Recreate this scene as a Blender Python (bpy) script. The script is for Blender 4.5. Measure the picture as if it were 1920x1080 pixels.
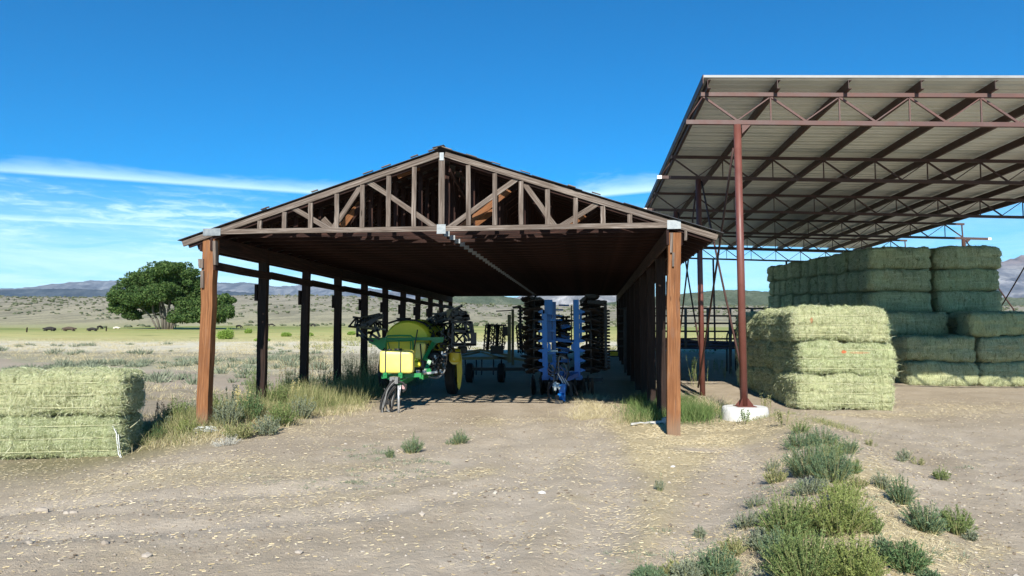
import bpy, math, random
import numpy as np
from mathutils import Vector, Matrix
for o in list(bpy.data.objects): bpy.data.objects.remove(o)
sc = bpy.context.scene
COL = sc.collection
random.seed(7); RNG = np.random.default_rng(11)
R = math.radians

# ---------------------------------------------------------------- camera
FPX = 1370.0; PITCH = math.atan(82/FPX); CAMH = 2.0
cam_data = bpy.data.cameras.new('camera'); cam = bpy.data.objects.new('camera', cam_data); COL.objects.link(cam)
cam_data.sensor_width = 36; cam_data.lens = 36*FPX/1920
cam_data.clip_start = 0.1; cam_data.clip_end = 40000
cam.location = (0, 0, CAMH); cam.rotation_euler = (math.pi/2+PITCH, 0, 0)
sc.camera = cam

# ---------------------------------------------------------------- light
SUN_EL = R(33.0); SUN_H = Vector((0.05, 1.0)).normalized()      # horizontal travel direction of the light
sun_data = bpy.data.lights.new('sun', 'SUN'); sun = bpy.data.objects.new('sun', sun_data); COL.objects.link(sun)
sun_data.energy = 5.0; sun_data.angle = R(0.5); sun_data.color = (1.0, 0.955, 0.87)
trav = Vector((SUN_H.x*math.cos(SUN_EL), SUN_H.y*math.cos(SUN_EL), -math.sin(SUN_EL)))
sun.rotation_euler = trav.to_track_quat('-Z', 'Y').to_euler(); sun.location = (0, -30, 40)
sc.view_settings.view_transform = 'Standard'; sc.view_settings.look = 'None'
sc.view_settings.exposure = 0.6; sc.view_settings.gamma = 1.0; sc.view_settings.use_curve_mapping = False
sc.render.engine = 'CYCLES'
HAZE = 2.2e-5
sc.cycles.max_bounces = 6; sc.cycles.diffuse_bounces = 1; sc.cycles.glossy_bounces = 2; sc.cycles.transparent_max_bounces = 6

def ray(px, py):
    cp, sp = math.cos(PITCH), math.sin(PITCH)
    u = (px-960)/FPX; v = (540-py)/FPX
    return Vector((u, cp-v*sp, sp+v*cp))

# ---------------------------------------------------------------- node helper
class NT:
    def __init__(s, tree): s.t = tree; s.n = tree.nodes; s.l = tree.links
    def node(s, kind, **kw):
        n = s.n.new(kind)
        for k, v in kw.items(): setattr(n, k, v)
        return n
    def put(s, sock, v):
        if v is None: return
        if isinstance(v, bpy.types.NodeSocket): s.l.new(v, sock)
        else:
            if sock.type == 'RGBA' and hasattr(v, '__len__') and len(v) == 3: v = (*v, 1)
            sock.default_value = v
    def math(s, op, a, b=None, c=None, clamp=False):
        n = s.node('ShaderNodeMath', operation=op, use_clamp=clamp)
        s.put(n.inputs[0], a); s.put(n.inputs[1], b); s.put(n.inputs[2], c); return n.outputs[0]
    def vmath(s, op, a, b=None):
        n = s.node('ShaderNodeVectorMath', operation=op); s.put(n.inputs[0], a); s.put(n.inputs[1], b)
        return n.outputs['Value'] if op in ('DOT_PRODUCT', 'LENGTH', 'DISTANCE') else n.outputs[0]
    def mix(s, f, a, b, mode='MIX'):
        n = s.node('ShaderNodeMix', data_type='RGBA', blend_type=mode)
        s.put(n.inputs[0], f); s.put(n.inputs[6], a); s.put(n.inputs[7], b); return n.outputs[2]
    def noise(s, vec, scale, detail=3, rough=0.55, dist=0.0):
        n = s.node('ShaderNodeTexNoise'); s.put(n.inputs['Vector'], vec)
        n.inputs['Scale'].default_value = scale; n.inputs['Detail'].default_value = detail
        n.inputs['Roughness'].default_value = rough; n.inputs['Distortion'].default_value = dist
        return n.outputs[0]
    def ramp(s, f, stops, interp='LINEAR'):
        n = s.node('ShaderNodeValToRGB'); s.put(n.inputs[0], f); cr = n.color_ramp; cr.interpolation = interp
        while len(cr.elements) < len(stops): cr.elements.new(0.5)
        for e, (p, c) in zip(cr.elements, stops):
            e.position = p; e.color = (*c, 1) if hasattr(c, '__len__') else (c, c, c, 1)
        return n.outputs[0]
    def rng(s, v, a, b, c=0.0, d=1.0, smooth=True):
        n = s.node('ShaderNodeMapRange', interpolation_type='SMOOTHSTEP' if smooth else 'LINEAR')
        s.put(n.inputs[0], v)
        for i, q in zip((1, 2, 3, 4), (a, b, c, d)): n.inputs[i].default_value = q
        return n.outputs[0]
    def scale(s, vec, sc_):
        n = s.node('ShaderNodeMapping'); s.put(n.inputs['Vector'], vec); n.inputs['Scale'].default_value = sc_; return n.outputs[0]
    def bump(s, h, strength, dist):
        n = s.node('ShaderNodeBump'); s.put(n.inputs['Height'], h)
        n.inputs['Strength'].default_value = strength; n.inputs['Distance'].default_value = dist; return n.outputs[0]

# ---------------------------------------------------------------- world: sky with thin clouds and contrails
world = bpy.data.worlds.new('World'); sc.world = world; world.use_nodes = True
W = NT(world.node_tree); W.n.clear()
sky = W.node('ShaderNodeTexSky', sky_type='NISHITA'); sky.sun_disc = False
sky.sun_elevation = SUN_EL; sky.sun_rotation = math.pi + math.atan2(SUN_H.x, SUN_H.y)
sky.altitude = 1800; sky.air_density = 1.0; sky.dust_density = 0.3; sky.ozone_density = 3.0
tc = W.node('ShaderNodeTexCoord').outputs['Generated']
D = W.vmath('NORMALIZE', tc)
sep = W.node('ShaderNodeSeparateXYZ'); W.put(sep.inputs[0], D)
el = sep.outputs[2]
base = sky.outputs[0]
SKY_TINT = W.mix(1.0, base, (0.05, 1.05, 1.58), 'MULTIPLY')
# pull the deep blue towards the horizon haze less strongly than the model
base = SKY_TINT
CLOUD = (8.6, 12.2, 13.6)
def trail(p1, p2, wid, soft_lo, strength, nscale, u0=None, u1=None):
    d1, d2 = ray(*p1).normalized(), ray(*p2).normalized()
    n = d1.cross(d2).normalized()
    if n.z < 0: n = -n
    up = W.vmath('DOT_PRODUCT', D, tuple(n))
    # distance along the trail
    ax = (d2-d1).normalized(); al = W.vmath('DOT_PRODUCT', D, tuple(ax))
    nz = W.noise(W.scale(D, (3, 3, 14)), nscale, 4, 0.6, 0.6)
    w = W.math('MULTIPLY', nz, 2*wid)
    hi = W.math('SUBTRACT', 1.0, W.math('DIVIDE', up, w), clamp=True)
    hi = W.math('POWER', hi, 1.3)
    lo = W.rng(up, -soft_lo, 0.0)
    m = W.math('MULTIPLY', W.math('MULTIPLY', hi, lo), strength)
    a1, a2 = d1.dot(ax), d2.dot(ax); L = a2-a1
    m = W.math('MULTIPLY', m, W.rng(al, a1-0.15*L if u0 is None else a1, a1+0.2*L))
    m = W.math('MULTIPLY', m, W.rng(al, a2-0.15*L, a2+(0.1*L), 1, 0))
    return m
streaky = W.noise(W.scale(D, (2.0, 2.0, 16)), 3.2, 6, 0.62, 0.5)
fine = W.noise(W.scale(D, (5.0, 5.0, 30)), 4.5, 5, 0.65, 0.8)
veil = W.rng(el, 0.20, 0.03, 0, 1)
east = W.rng(sep.outputs[0], 0.75, -0.45, 0.7, 1.0)
veil = W.math('MULTIPLY', veil, W.math('MULTIPLY', W.rng(streaky, 0.28, 0.55, 0.6, 1.0), east))
clouds = W.math('MULTIPLY', veil, 0.90)
band = W.math('MULTIPLY', W.rng(el, 0.05, 0.12), W.rng(el, 0.19, 0.15, 0, 1))
patch = W.math('MULTIPLY', W.math('MULTIPLY', band, W.rng(W.math('MULTIPLY', streaky, fine), 0.19, 0.42)), W.rng(sep.outputs[0], 0.1, -0.3, 0.15, 0.75))
parts_ = [patch,
          trail((-80, 312), (760, 372), 0.016, 0.005, 0.70, 4.5),
          trail((-80, 406), (420, 428), 0.006, 0.002, 0.6, 6.0),
          trail((1040, 372), (1330, 345), 0.026, 0.006, 0.8, 6.0)]
for m_ in parts_: clouds = W.math('ADD', clouds, W.math('MULTIPLY', m_, W.math('SUBTRACT', 1.0, clouds, clamp=True)))
clouds = W.math('MINIMUM', clouds, 0.92)
skyc = W.mix(clouds, base, CLOUD)
bg = W.node('ShaderNodeBackground'); W.put(bg.inputs[0], skyc); bg.inputs[1].default_value = 0.066
out = W.node('ShaderNodeOutputWorld'); W.l.new(bg.outputs[0], out.inputs[0])

# ---------------------------------------------------------------- shed frame: a runs along the fronts, b runs back along the sheds
TH = R(6.04); CT, ST = math.cos(TH), math.sin(TH)
E1 = Vector((CT, -ST, 0)); E2 = Vector((ST, CT, 0)); E3 = Vector((0, 0, 1))
def AB(a, b, z): return Vector((a*CT+b*ST, b*CT-a*ST, z))
def to_ab(x, y): return x*CT-y*ST, x*ST+y*CT
def on_b(px, py, b):
    d = ray(px, py); t = b/(d.x*ST+d.y*CT); x, y = d.x*t, d.y*t; return x*CT-y*ST, CAMH+d.z*t
def at_depth(px, py, Y):
    d = ray(px, py); t = Y/d.y; return Vector((d.x*t, Y, CAMH+d.z*t))

# ---------------------------------------------------------------- noise in numpy
def vnoise(P, seed=0):
    P = np.asarray(P, float); I = np.floor(P).astype(np.int64); f = P-I; f = f*f*(3-2*f)
    dim = P.shape[-1]; out = 0
    for k in range(2**dim):
        w = 1.0; h = np.full(P.shape[:-1], seed*7919+13, np.int64)
        for a in range(dim):
            b = (k >> a) & 1
            w = w*(f[..., a] if b else 1-f[..., a])
            h = (h*73856093) ^ ((I[..., a]+b)*(19349663+a*83492791))
            h = h & 0xffffffff
        h = ((h ^ (h >> 15))*2246822519) & 0xffffffff; h = ((h ^ (h >> 13))*3266489917) & 0xffffffff; h = h ^ (h >> 16)
        out = out + w*(h/4294967295.0)
    return out*2-1
def fbm(P, octaves=4, seed=0):
    a = 1.0; s = 0; P = np.asarray(P, float)
    for o in range(octaves): s = s+a*vnoise(P*(2**o)+o*17.3, seed+o); a *= 0.5
    return s
def sstep(x, a, b):
    t = np.clip((np.asarray(x, float)-a)/(b-a), 0, 1); return t*t*(3-2*t)

# ---------------------------------------------------------------- ground height
RIDGE = [(6.0, 15.6), (5.6, 14.0), (5.0, 11.5), (4.4, 9.5), (3.6, 8.0), (3.0, 6.4), (2.4, 4.0)]
def flat_px(pts):
    out = []
    for px, py in pts:
        d = ray(px, py); t = -CAMH/d.z; out.append((d.x*t, d.y*t))
    return out
LANES = [flat_px(p) for p in (
  [(950, 760), (985, 830), (1000, 900), (960, 985), (860, 1079)], [(1080, 765), (1120, 840), (1150, 910), (1140, 1000), (1085, 1079)],
  [(-60, 925), (250, 930), (560, 918), (800, 885), (930, 830)], [(-60, 1000), (350, 992), (700, 962), (960, 905), (1085, 830)],
  [(1240, 1079), (1330, 985), (1400, 890), (1370, 848), (1300, 845)],
  [(1980, 885), (1800, 820), (1640, 790), (1500, 778)], [(1990, 960), (1860, 870), (1700, 815), (1560, 785)])]
def seg_dist(x, y, pts):
    best = np.full(np.shape(x), 1e9)
    for (x0, y0), (x1, y1) in zip(pts, pts[1:]):
        dx, dy = x1-x0, y1-y0; t = np.clip(((x-x0)*dx+(y-y0)*dy)/(dx*dx+dy*dy), 0, 1)
        best = np.minimum(best, np.hypot(x-x0-t*dx, y-y0-t*dy))
    return best
def G0(x, y):
    x = np.asarray(x, float); y = np.asarray(y, float)
    z = 0.68*sstep(y, 20, 46) + 0.019*np.clip(y-42, 0, 115)
    z = z + (20.5+8*sstep(-x/np.maximum(y, 1), -0.02, 0.28))*sstep(y, 150, 640) + 2*sstep(y, 600, 1500)
    z = z + (0.3*fbm(np.stack([x/60, y/60], -1), 3, 5))*sstep(y, 45, 100)
    z = z + (1.1*fbm(np.stack([x/160, y/160], -1), 4, 6))*sstep(y, 180, 380)
    z = z - 0.32*sstep(-x, 4.2, 7.5)*(1-sstep(y, 13.2, 16.5))*sstep(y, 2, 10)
    d = seg_dist(x, y, RIDGE)
    z = z + 0.26*np.exp(-(d/0.80)**2)*sstep(y, 3.0, 7)
    # small rise under the weeds along the left posts
    dl = seg_dist(x, y, [(-6.3, 15.5), (-5.2, 26)]); z = z+0.10*np.exp(-(dl/0.7)**2)
    # wheel tracks
    for pts in LANES:
        dd = seg_dist(x, y, pts); z = z-0.034*np.exp(-(dd/0.26)**2)+0.014*np.exp(-((dd-0.48)/0.16)**2)
    return z
def G(x, y):
    x = np.asarray(x, float); y = np.asarray(y, float)
    near = 1-sstep(y, 45, 70)
    P = np.stack([x, y], -1)
    return G0(x, y) + near*(0.030*fbm(P*0.45, 3, 1) + 0.012*fbm(P*2.2, 3, 2) + 0.007*fbm(P*9, 2, 3))
def gz(x, y): return float(G(x, y))
def ground(px, py, far=2000):
    d = ray(px, py); T = np.geomspace(1.5, far, 500)
    for _ in range(2):
        h = CAMH+d.z*T-G(d.x*T, d.y*T); k = int(np.argmax(h < 0)) if (h < 0).any() else len(T)-1
        T = np.linspace(T[max(k-1, 0)], T[k], 60)
    h = CAMH+d.z*T-G(d.x*T, d.y*T); t = float(T[int(np.argmax(h < 0)) if (h < 0).any() else -1])
    return Vector((d.x*t, d.y*t, gz(d.x*t, d.y*t)))

# ---------------------------------------------------------------- object helpers
def tag(o, label=None, cat=None, group=None, kind=None):
    if label: o['label'] = label
    if cat: o['category'] = cat
    if group: o['group'] = group
    if kind: o['kind'] = kind
    return o
def thing(name, loc, label, cat, group=None, rz=0.0):
    o = bpy.data.objects.new(name, None); COL.objects.link(o); o.location = loc; o.rotation_euler = (0, 0, rz)
    o.empty_display_size = 0.2
    return tag(o, label, cat, group)
def rootloc(p):
    v = Vector((0, 0, 0))
    while p is not None: v += Vector(p.location); p = p.parent
    return v
class MB:
    """collects shapes in world coordinates and links them as one object"""
    def __init__(s): s.v = []; s.f = []; s.uv = []; s.mi = []; s.cur = 0; s.smooth = []
    def face(s, idx, uv=None, sm=False):
        s.f.append(tuple(idx)); s.uv.append(uv or [(0, 0)]*len(idx)); s.mi.append(s.cur); s.smooth.append(sm)
    def frame(s, p0, p1, up=None):
        d = (Vector(p1)-Vector(p0)); L = d.length; d = d/L if L > 1e-9 else Vector((0, 0, 1))
        up = Vector(up) if up is not None else (Vector((0, 0, 1)) if abs(d.z) < 0.9 else Vector((0, 1, 0)))
        x = d.cross(up); x = x.normalized() if x.length > 1e-6 else d.orthogonal().normalized()
        return d, x, x.cross(d).normalized(), L
    def beam(s, p0, p1, w, h, up=None, seg=1, rough=0.0, taper=1.0):
        """rectangular bar: w across (perpendicular to up), h along up"""
        p0 = Vector(p0); p1 = Vector(p1); d, x, y, L = s.frame(p0, p1, up)
        o = len(s.v); u0 = random.uniform(0, 50); v0 = random.uniform(0, 50)
        for i in range(seg+1):
            t = i/seg; c = p0.lerp(p1, t); k = 1+(taper-1)*t
            if rough: c = c + x*random.uniform(-rough, rough)+y*random.uniform(-rough, rough)
            for (a, b) in ((-1, -1), (1, -1), (1, 1), (-1, 1)):
                j = rough*0.6
                s.v.append(c+x*(a*w/2*k+random.uniform(-j, j))+y*(b*h/2*k+random.uniform(-j, j)))
        wid = [w, h, w, h]
        for i in range(seg):
            vv = v0
            for q in range(4):
                a = o+i*4+q; b = o+i*4+(q+1) % 4
                ua, ub = u0+L*i/seg, u0+L*(i+1)/seg
                s.face((a, b, b+4, a+4), [(ua, vv), (ua, vv+wid[q]), (ub, vv+wid[q]), (ub, vv)])
                vv += wid[q]
        s.face((o+3, o+2, o+1, o), [(u0, v0), (u0, v0+w), (u0+.01, v0+w), (u0+.01, v0)])
        e = o+seg*4; s.face((e, e+1, e+2, e+3), [(u0, v0), (u0, v0+w), (u0+.01, v0+w), (u0+.01, v0)])
        return s
    def box(s, c, sx, sy, sz, ax=None, ay=None):
        c = Vector(c); ax = Vector(ax) if ax is not None else E1; ay = Vector(ay) if ay is not None else E2
        return s.beam(c-ay*sy/2, c+ay*sy/2, sx, sz, up=ax.cross(ay))
    def tube(s, pts, r, n=8, caps=True, smooth=True):
        pts = [Vector(p) for p in pts]; o = len(s.v); m = len(pts); prev = None
        rr = r if hasattr(r, '__len__') else [r]*m
        L = 0
        for i, p in enumerate(pts):
            d = (pts[min(i+1, m-1)]-pts[max(i-1, 0)])
            d = d.normalized() if d.length > 1e-9 else Vector((0, 0, 1))
            if prev is None: x = d.orthogonal().normalized()
            else:
                x = prev-d*prev.dot(d); x = x.normalized() if x.length > 1e-6 else d.orthogonal().normalized()
            prev = x; y = d.cross(x)
            for k in range(n):
                a = 2*math.pi*k/n; s.v.append(p+(x*math.cos(a)+y*math.sin(a))*rr[i])
        for i in range(m-1):
            l0 = L; L += (pts[i+1]-pts[i]).length
            for k in range(n):
                a, b = o+i*n+k, o+i*n+(k+1) % n
                s.face((a, b, b+n, a+n), [(l0, k*.05), (l0, k*.05+.05), (L, k*.05+.05), (L, k*.05)], smooth)
        if caps:
            s.face([o+k for k in range(n)][::-1]); s.face([o+(m-1)*n+k for k in range(n)])
        return s
    def disc(s, c, axis, r, th, n=20, notch=0.0, cup=0.0):
        """solid disc with optional scalloped rim and dish"""
        c = Vector(c); ax = Vector(axis).normalized(); x = ax.orthogonal().normalized(); y = ax.cross(x); o = len(s.v)
        a0 = random.uniform(0, 6)
        for side in (-1, 1):
            s.v.append(c+ax*(side*th/2+cup))
            for k in range(n):
                a = a0+2*math.pi*k/n; rr = r*(1-(notch if k % 2 else 0)); s.v.append(c+ax*(side*th/2)+(x*math.cos(a)+y*math.sin(a))*rr)
        for k in range(n):
            k2 = (k+1) % n
            s.face((o, o+1+k2, o+1+k)); s.face((o+n+1, o+n+2+k, o+n+2+k2)); s.face((o+1+k, o+1+k2, o+n+2+k2, o+n+2+k))
        return s
    def prism(s, outline, vec):
        """closed outline extruded by vec"""
        n = len(outline); o = len(s.v); vec = Vector(vec)
        for p in outline: s.v.append(Vector(p))
        for p in outline: s.v.append(Vector(p)+vec)
        s.face([o+i for i in range(n)][::-1]); s.face([o+n+i for i in range(n)])
        for i in range(n): j = (i+1) % n; s.face((o+i, o+j, o+n+j, o+n+i))
        return s
    def rbox(s, c, sx, sy, sz, r, ax=None, ay=None, n=3):
        """box with rounded vertical and horizontal edges (superellipsoid style)"""
        c = Vector(c); ax = Vector(ax) if ax is not None else E1; ay = Vector(ay) if ay is not None else E2; az = ax.cross(ay)
        N = 10; o = len(s.v); h = Vector((sx/2, sy/2, sz/2)); idx = {}
        def pt(i, j, k):
            key = (i, j, k)
            if key in idx: return idx[key]
            q = []
            for t, hh in zip((i, j, k), h):
                q.append((t/N*2-1)*hh)
            core = [max(-(hh-r), min(hh-r, t)) for t, hh in zip(q, h)]
            dv = Vector([a-b for a, b in zip(q, core)])
            if dv.length > 1e-9: dv = dv.normalized()*r
            w = Vector(core)+dv
            s.v.append(c+ax*w.x+ay*w.y+az*w.z); idx[key] = len(s.v)-1; return idx[key]
        for fix in range(3):
            for val in (0, N):
                for i in range(N):
                    for j in range(N):
                        qs = []
                        for (di, dj) in ((0, 0), (1, 0), (1, 1), (0, 1)):
                            k = [0, 0, 0]; k[fix] = val; k[(fix+1) % 3] = i+di; k[(fix+2) % 3] = j+dj; qs.append(pt(*k))
                        if val == 0: qs = qs[::-1]
                        s.face(qs, None, True)
        return s
    def build(s, name, mats, parent=None, label=None, cat=None, group=None, kind=None):
        if not isinstance(mats, (list, tuple)): mats = [mats]
        if parent is not None: off = rootloc(parent)
        else:
            off = Vector((sum(v.x for v in s.v)/len(s.v), sum(v.y for v in s.v)/len(s.v), min(v.z for v in s.v)))
        me = bpy.data.meshes.new(name); me.from_pydata([tuple(Vector(v)-off) for v in s.v], [], s.f)
        uvl = me.uv_layers.new(name='UVMap'); flat = [c for f in s.uv for p in f for c in p]
        uvl.data.foreach_set('uv', flat)
        me.polygons.foreach_set('material_index', s.mi); me.polygons.foreach_set('use_smooth', s.smooth)
        for m in mats: me.materials.append(m)
        me.update()
        o = bpy.data.objects.new(name, me); COL.objects.link(o)
        if parent is not None: o.parent = parent
        else: o.location = off
        return tag(o, label, cat, group, kind)
def np_obj(name, V, F, mats, parent=None, mi=None, smooth=False, off=None, **kw):
    """object from numpy arrays; F (M,4)"""
    V = np.asarray(V, np.float32); F = np.asarray(F, np.int32)
    off = np.zeros(3, np.float32) if off is None else np.asarray(off, np.float32)
    me = bpy.data.meshes.new(name); k = F.shape[1]
    me.vertices.add(len(V)); me.vertices.foreach_set('co', (V-off).ravel())
    me.loops.add(F.size); me.loops.foreach_set('vertex_index', F.ravel())
    me.polygons.add(len(F)); me.polygons.foreach_set('loop_start', np.arange(0, F.size, k, dtype=np.int32))
    me.polygons.foreach_set('loop_total', np.full(len(F), k, np.int32))
    if mi is not None: me.polygons.foreach_set('material_index', np.asarray(mi, np.int32))
    me.polygons.foreach_set('use_smooth', np.full(len(F), smooth, bool))
    for m in (mats if isinstance(mats, (list, tuple)) else [mats]): me.materials.append(m)
    me.update(calc_edges=True)
    o = bpy.data.objects.new(name, me); COL.objects.link(o)
    if parent is not None: o.parent = parent
    o.location = tuple(off) if parent is None else (0, 0, 0)
    return tag(o, kw.get('label'), kw.get('cat'), kw.get('group'), kw.get('kind'))
def link_copy(o, loc=None, parent=None, rot=None, scale=None):
    c = o.copy(); COL.objects.link(c)
    if parent is not None: c.parent = parent
    if loc is not None: c.location = loc
    if rot is not None: c.rotation_euler = rot
    if scale is not None: c.scale = scale
    return c
def blades(base, d, L, w, droop=0.3, rng=RNG, lean=None):
    """(V, F): thin curved two-quad strips starting at base, heading along d"""
    base = np.asarray(base, float); d = np.asarray(d, float); n = len(base)
    d = d/np.linalg.norm(d, axis=1, keepdims=True); L = np.broadcast_to(L, n)[:, None]; w = np.broadcast_to(w, n)[:, None]
    s = np.cross(d, rng.normal(size=(n, 3))); s = s/np.maximum(np.linalg.norm(s, axis=1, keepdims=True), 1e-6)
    m = base+d*L*0.5; t = base+d*L; t[:, 2] -= (np.broadcast_to(droop, n)*L[:, 0]); m[:, 2] -= np.broadcast_to(droop, n)*L[:, 0]*0.2
    V = np.stack([base-s*w*.5, base+s*w*.5, m-s*w*.45, m+s*w*.45, t-s*w*.12, t+s*w*.12], 1).reshape(-1, 3)
    i = np.arange(n)[:, None]*6
    F = np.concatenate([i+[0, 1, 3, 2], i+[2, 3, 5, 4]], 1).reshape(-1, 4)
    return V, F
def join(parts):
    V = []; F = []; MI = []; o = 0
    for k, (v, f) in enumerate(parts):
        V.append(v); F.append(f+o); MI.append(np.full(len(f), k)); o += len(v)
    return np.concatenate(V), np.concatenate(F), np.concatenate(MI)

# ---------------------------------------------------------------- materials
def base_mat(name):
    m = bpy.data.materials.new(name); m.use_nodes = True; t = NT(m.node_tree); b = m.node_tree.nodes['Principled BSDF']; return m, t, b
def mix_mat(name, c1, c2, scale=4, rough=0.7, metallic=0.0, bump=0.0, stretch=(1, 1, 1), c3=None, coord='Object', dirt=None, spec=None, bscale=None):
    m, t, b = base_mat(name)
    tcn = t.node('ShaderNodeTexCoord').outputs[coord]
    v = t.scale(tcn, stretch); n = t.noise(v, scale, 5, 0.6)
    stops = [(0.3, c1), (0.7, c2)]
    if c3: stops = [(0.28, c1), (0.52, c2), (0.72, c3)]
    c = t.ramp(n, stops)
    if dirt:
        n2 = t.noise(tcn, scale*0.35, 6, 0.7); c = t.mix(t.rng(n2, 0.5, 0.68, 0, dirt[1]), c, dirt[0])
    t.put(b.inputs['Base Color'], c)
    t.put(b.inputs['Roughness'], t.rng(n, 0.2, 0.8, max(rough-.1, 0), min(rough+.1, 1)))
    b.inputs['Metallic'].default_value = metallic
    if spec is not None: b.inputs['Specular IOR Level'].default_value = spec
    if bump:
        n3 = t.noise(v, bscale or scale*4, 4, 0.6); t.put(b.inputs['Normal'], t.bump(n3, min(1, bump), 0.02))
    return m
def wood_mat(name, c1, c2, c3, sc=1.0, bump=0.5, rough=0.85):
    m, t, b = base_mat(name)
    uv = t.node('ShaderNodeUVMap').outputs[0]
    g = t.noise(t.scale(uv, (1.6, 38, 1)), 1.0*sc, 6, 0.65, 0.4)
    big = t.noise(t.scale(uv, (0.9, 4, 1)), 1.0, 3, 0.5)
    kn = t.node('ShaderNodeTexVoronoi'); t.put(kn.inputs['Vector'], t.scale(uv, (1.4, 7, 1))); kn.inputs['Scale'].default_value = 1.0
    knot = t.rng(kn.outputs['Distance'], 0.06, 0.13, 1, 0)
    c = t.ramp(g, [(0.3, c1), (0.5, c2), (0.7, c3)])
    c = t.mix(t.rng(big, 0.4, 0.65, 0, 0.45), c, c1)
    c = t.mix(t.math('MULTIPLY', knot, 0.8), c, tuple(x*0.35 for x in c1))
    crack = t.rng(t.noise(t.scale(uv, (0.7, 55, 1)), 1.3, 2, 0.5), 0.62, 0.67)
    pz = t.node('ShaderNodeSeparateXYZ'); t.put(pz.inputs[0], t.node('ShaderNodeNewGeometry').outputs['Position'])
    mud = t.math('MULTIPLY', t.rng(t.math('ADD', pz.outputs[2], t.math('MULTIPLY', g, .5)), .75, .30, 0, .55), 1.0)
    grey = t.rng(t.noise(t.scale(uv, (1.1, 9, 1)), 1.7, 4, 0.6), .52, .68, 0, .4)
    c = t.mix(t.math('MULTIPLY', crack, 0.7), c, tuple(x*0.3 for x in c1))
    c = t.mix(grey, c, tuple(0.5*x+0.5*(sum(c2)/3) for x in c2)); c = t.mix(mud, c, (.22, .17, .12) if sum(c2) > .2 else (.06, .045, .035))  # mud, in a darker tone on the shade-darkened woods
    t.put(b.inputs['Base Color'], c); b.inputs['Roughness'].default_value = rough
    b.inputs['Specular IOR Level'].default_value = 0.25
    h = t.math('SUBTRACT', g, t.math('MULTIPLY', crack, 0.6))
    t.put(b.inputs['Normal'], t.bump(h, bump, 0.012))
    return m
def leaf_mat(name, cols, rough=0.7, trans=0.25, obj_var=0.0):
    m, t, b = base_mat(name)
    r = t.node('ShaderNodeNewGeometry').outputs['Random Per Island']
    c = t.ramp(r, [(i/max(1, len(cols)-1), c_) for i, c_ in enumerate(cols)])
    t.put(b.inputs['Base Color'], c); b.inputs['Roughness'].default_value = rough; b.inputs['Specular IOR Level'].default_value = 0.2
    if trans:
        tr = t.node('ShaderNodeBsdfTranslucent'); t.put(tr.inputs[0], c)
        mx = t.node('ShaderNodeMixShader'); mx.inputs[0].default_value = trans
        t.l.new(b.outputs[0], mx.inputs[1]); t.l.new(tr.outputs[0], mx.inputs[2])
        t.l.new(mx.outputs[0], m.node_tree.nodes['Material Output'].inputs[0])
    return m
M = {}
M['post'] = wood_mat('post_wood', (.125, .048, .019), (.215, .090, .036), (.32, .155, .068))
M['post_dark'] = wood_mat('shade_dark_post_wood', (.014, .008, .006), (.026, .014, .010), (.05, .028, .019))  # post wood with the barn's shade darkened into its colour
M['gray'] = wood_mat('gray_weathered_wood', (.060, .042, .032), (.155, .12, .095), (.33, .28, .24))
M['brown'] = wood_mat('brown_rafter_wood', (.011, .005, .004), (.028, .012, .009), (.090, .040, .028))  # shade under the roof is put into this near-black brown
M['slat'] = wood_mat('roof_slat_wood', (.010, .005, .004), (.022, .011, .008), (.06, .032, .024))  # kept almost black so the roof underside reads as deep shade
M['plate'] = mix_mat('galvanised_plate', (.20, .22, .23), (.34, .36, .36), 14, 0.55, 0.6)
M['felt'] = mix_mat('dark_roofing', (.02, .022, .028), (.05, .05, .055), 3, 0.75, 0, 0.4)
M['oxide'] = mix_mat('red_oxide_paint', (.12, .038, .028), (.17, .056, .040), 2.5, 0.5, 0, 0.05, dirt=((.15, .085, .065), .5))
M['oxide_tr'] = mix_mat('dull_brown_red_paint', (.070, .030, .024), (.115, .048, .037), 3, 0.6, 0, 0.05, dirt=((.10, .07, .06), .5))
M['trim'] = mix_mat('dull_edge_trim', (.22, .22, .21), (.34, .34, .33), 3, 0.6, 0.2)
M['plastic'] = mix_mat('dusty_plastic', (.34, .33, .30), (.50, .49, .46), 9, 0.7)
M['oxide_dk'] = mix_mat('shade_dark_oxide_steel', (.045, .020, .015), (.075, .034, .026), 3, 0.6, 0.0, 0.1)  # red oxide steel, colour darkened to stand for shade under the roof
M['sheet'] = mix_mat('galvanised_sheet', (.66, .68, .64), (.80, .81, .76), 0.8, 0.45, 0.15, 0.0, (1, 1, 1))
M['white'] = mix_mat('white_painted_concrete', (.62, .61, .57), (.80, .79, .75), 5, 0.8, 0, 0.5, dirt=((.45, .40, .33), .7))
M['steel_dk'] = mix_mat('dark_steel', (.02, .02, .022), (.05, .048, .045), 6, 0.5, 0.3)
M['rubber'] = mix_mat('rubber', (.012, .012, .013), (.03, .028, .026), 5, 0.75)
M['grayhose'] = mix_mat('grey_hose', (.10, .10, .10), (.22, .22, .21), 9, 0.5)
M['bright'] = mix_mat('bright_metal', (.45, .46, .47), (.66, .66, .66), 9, 0.35, 0.6)
M['green'] = mix_mat('green_paint', (.012, .17, .045), (.02, .27, .07), 2, 0.35, 0, 0.03, dirt=((.10, .12, .07), .35))
M['yellow'] = mix_mat('yellow_paint', (.68, .50, .02), (.80, .62, .04), 3, 0.4, dirt=((.42, .35, .12), .35))
M['poly'] = mix_mat('pale_yellow_poly', (.82, .68, .13), (.90, .78, .22), 2, 0.4)
M['polydull'] = mix_mat('dull_yellow_poly', (.82, .72, .035), (.92, .82, .06), 2, 0.5, dirt=((.35, .33, .12), .5))
M['blue'] = mix_mat('blue_paint', (.008, .13, .46), (.014, .20, .64), 2, 0.35, dirt=((.10, .13, .18), .35))
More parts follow.
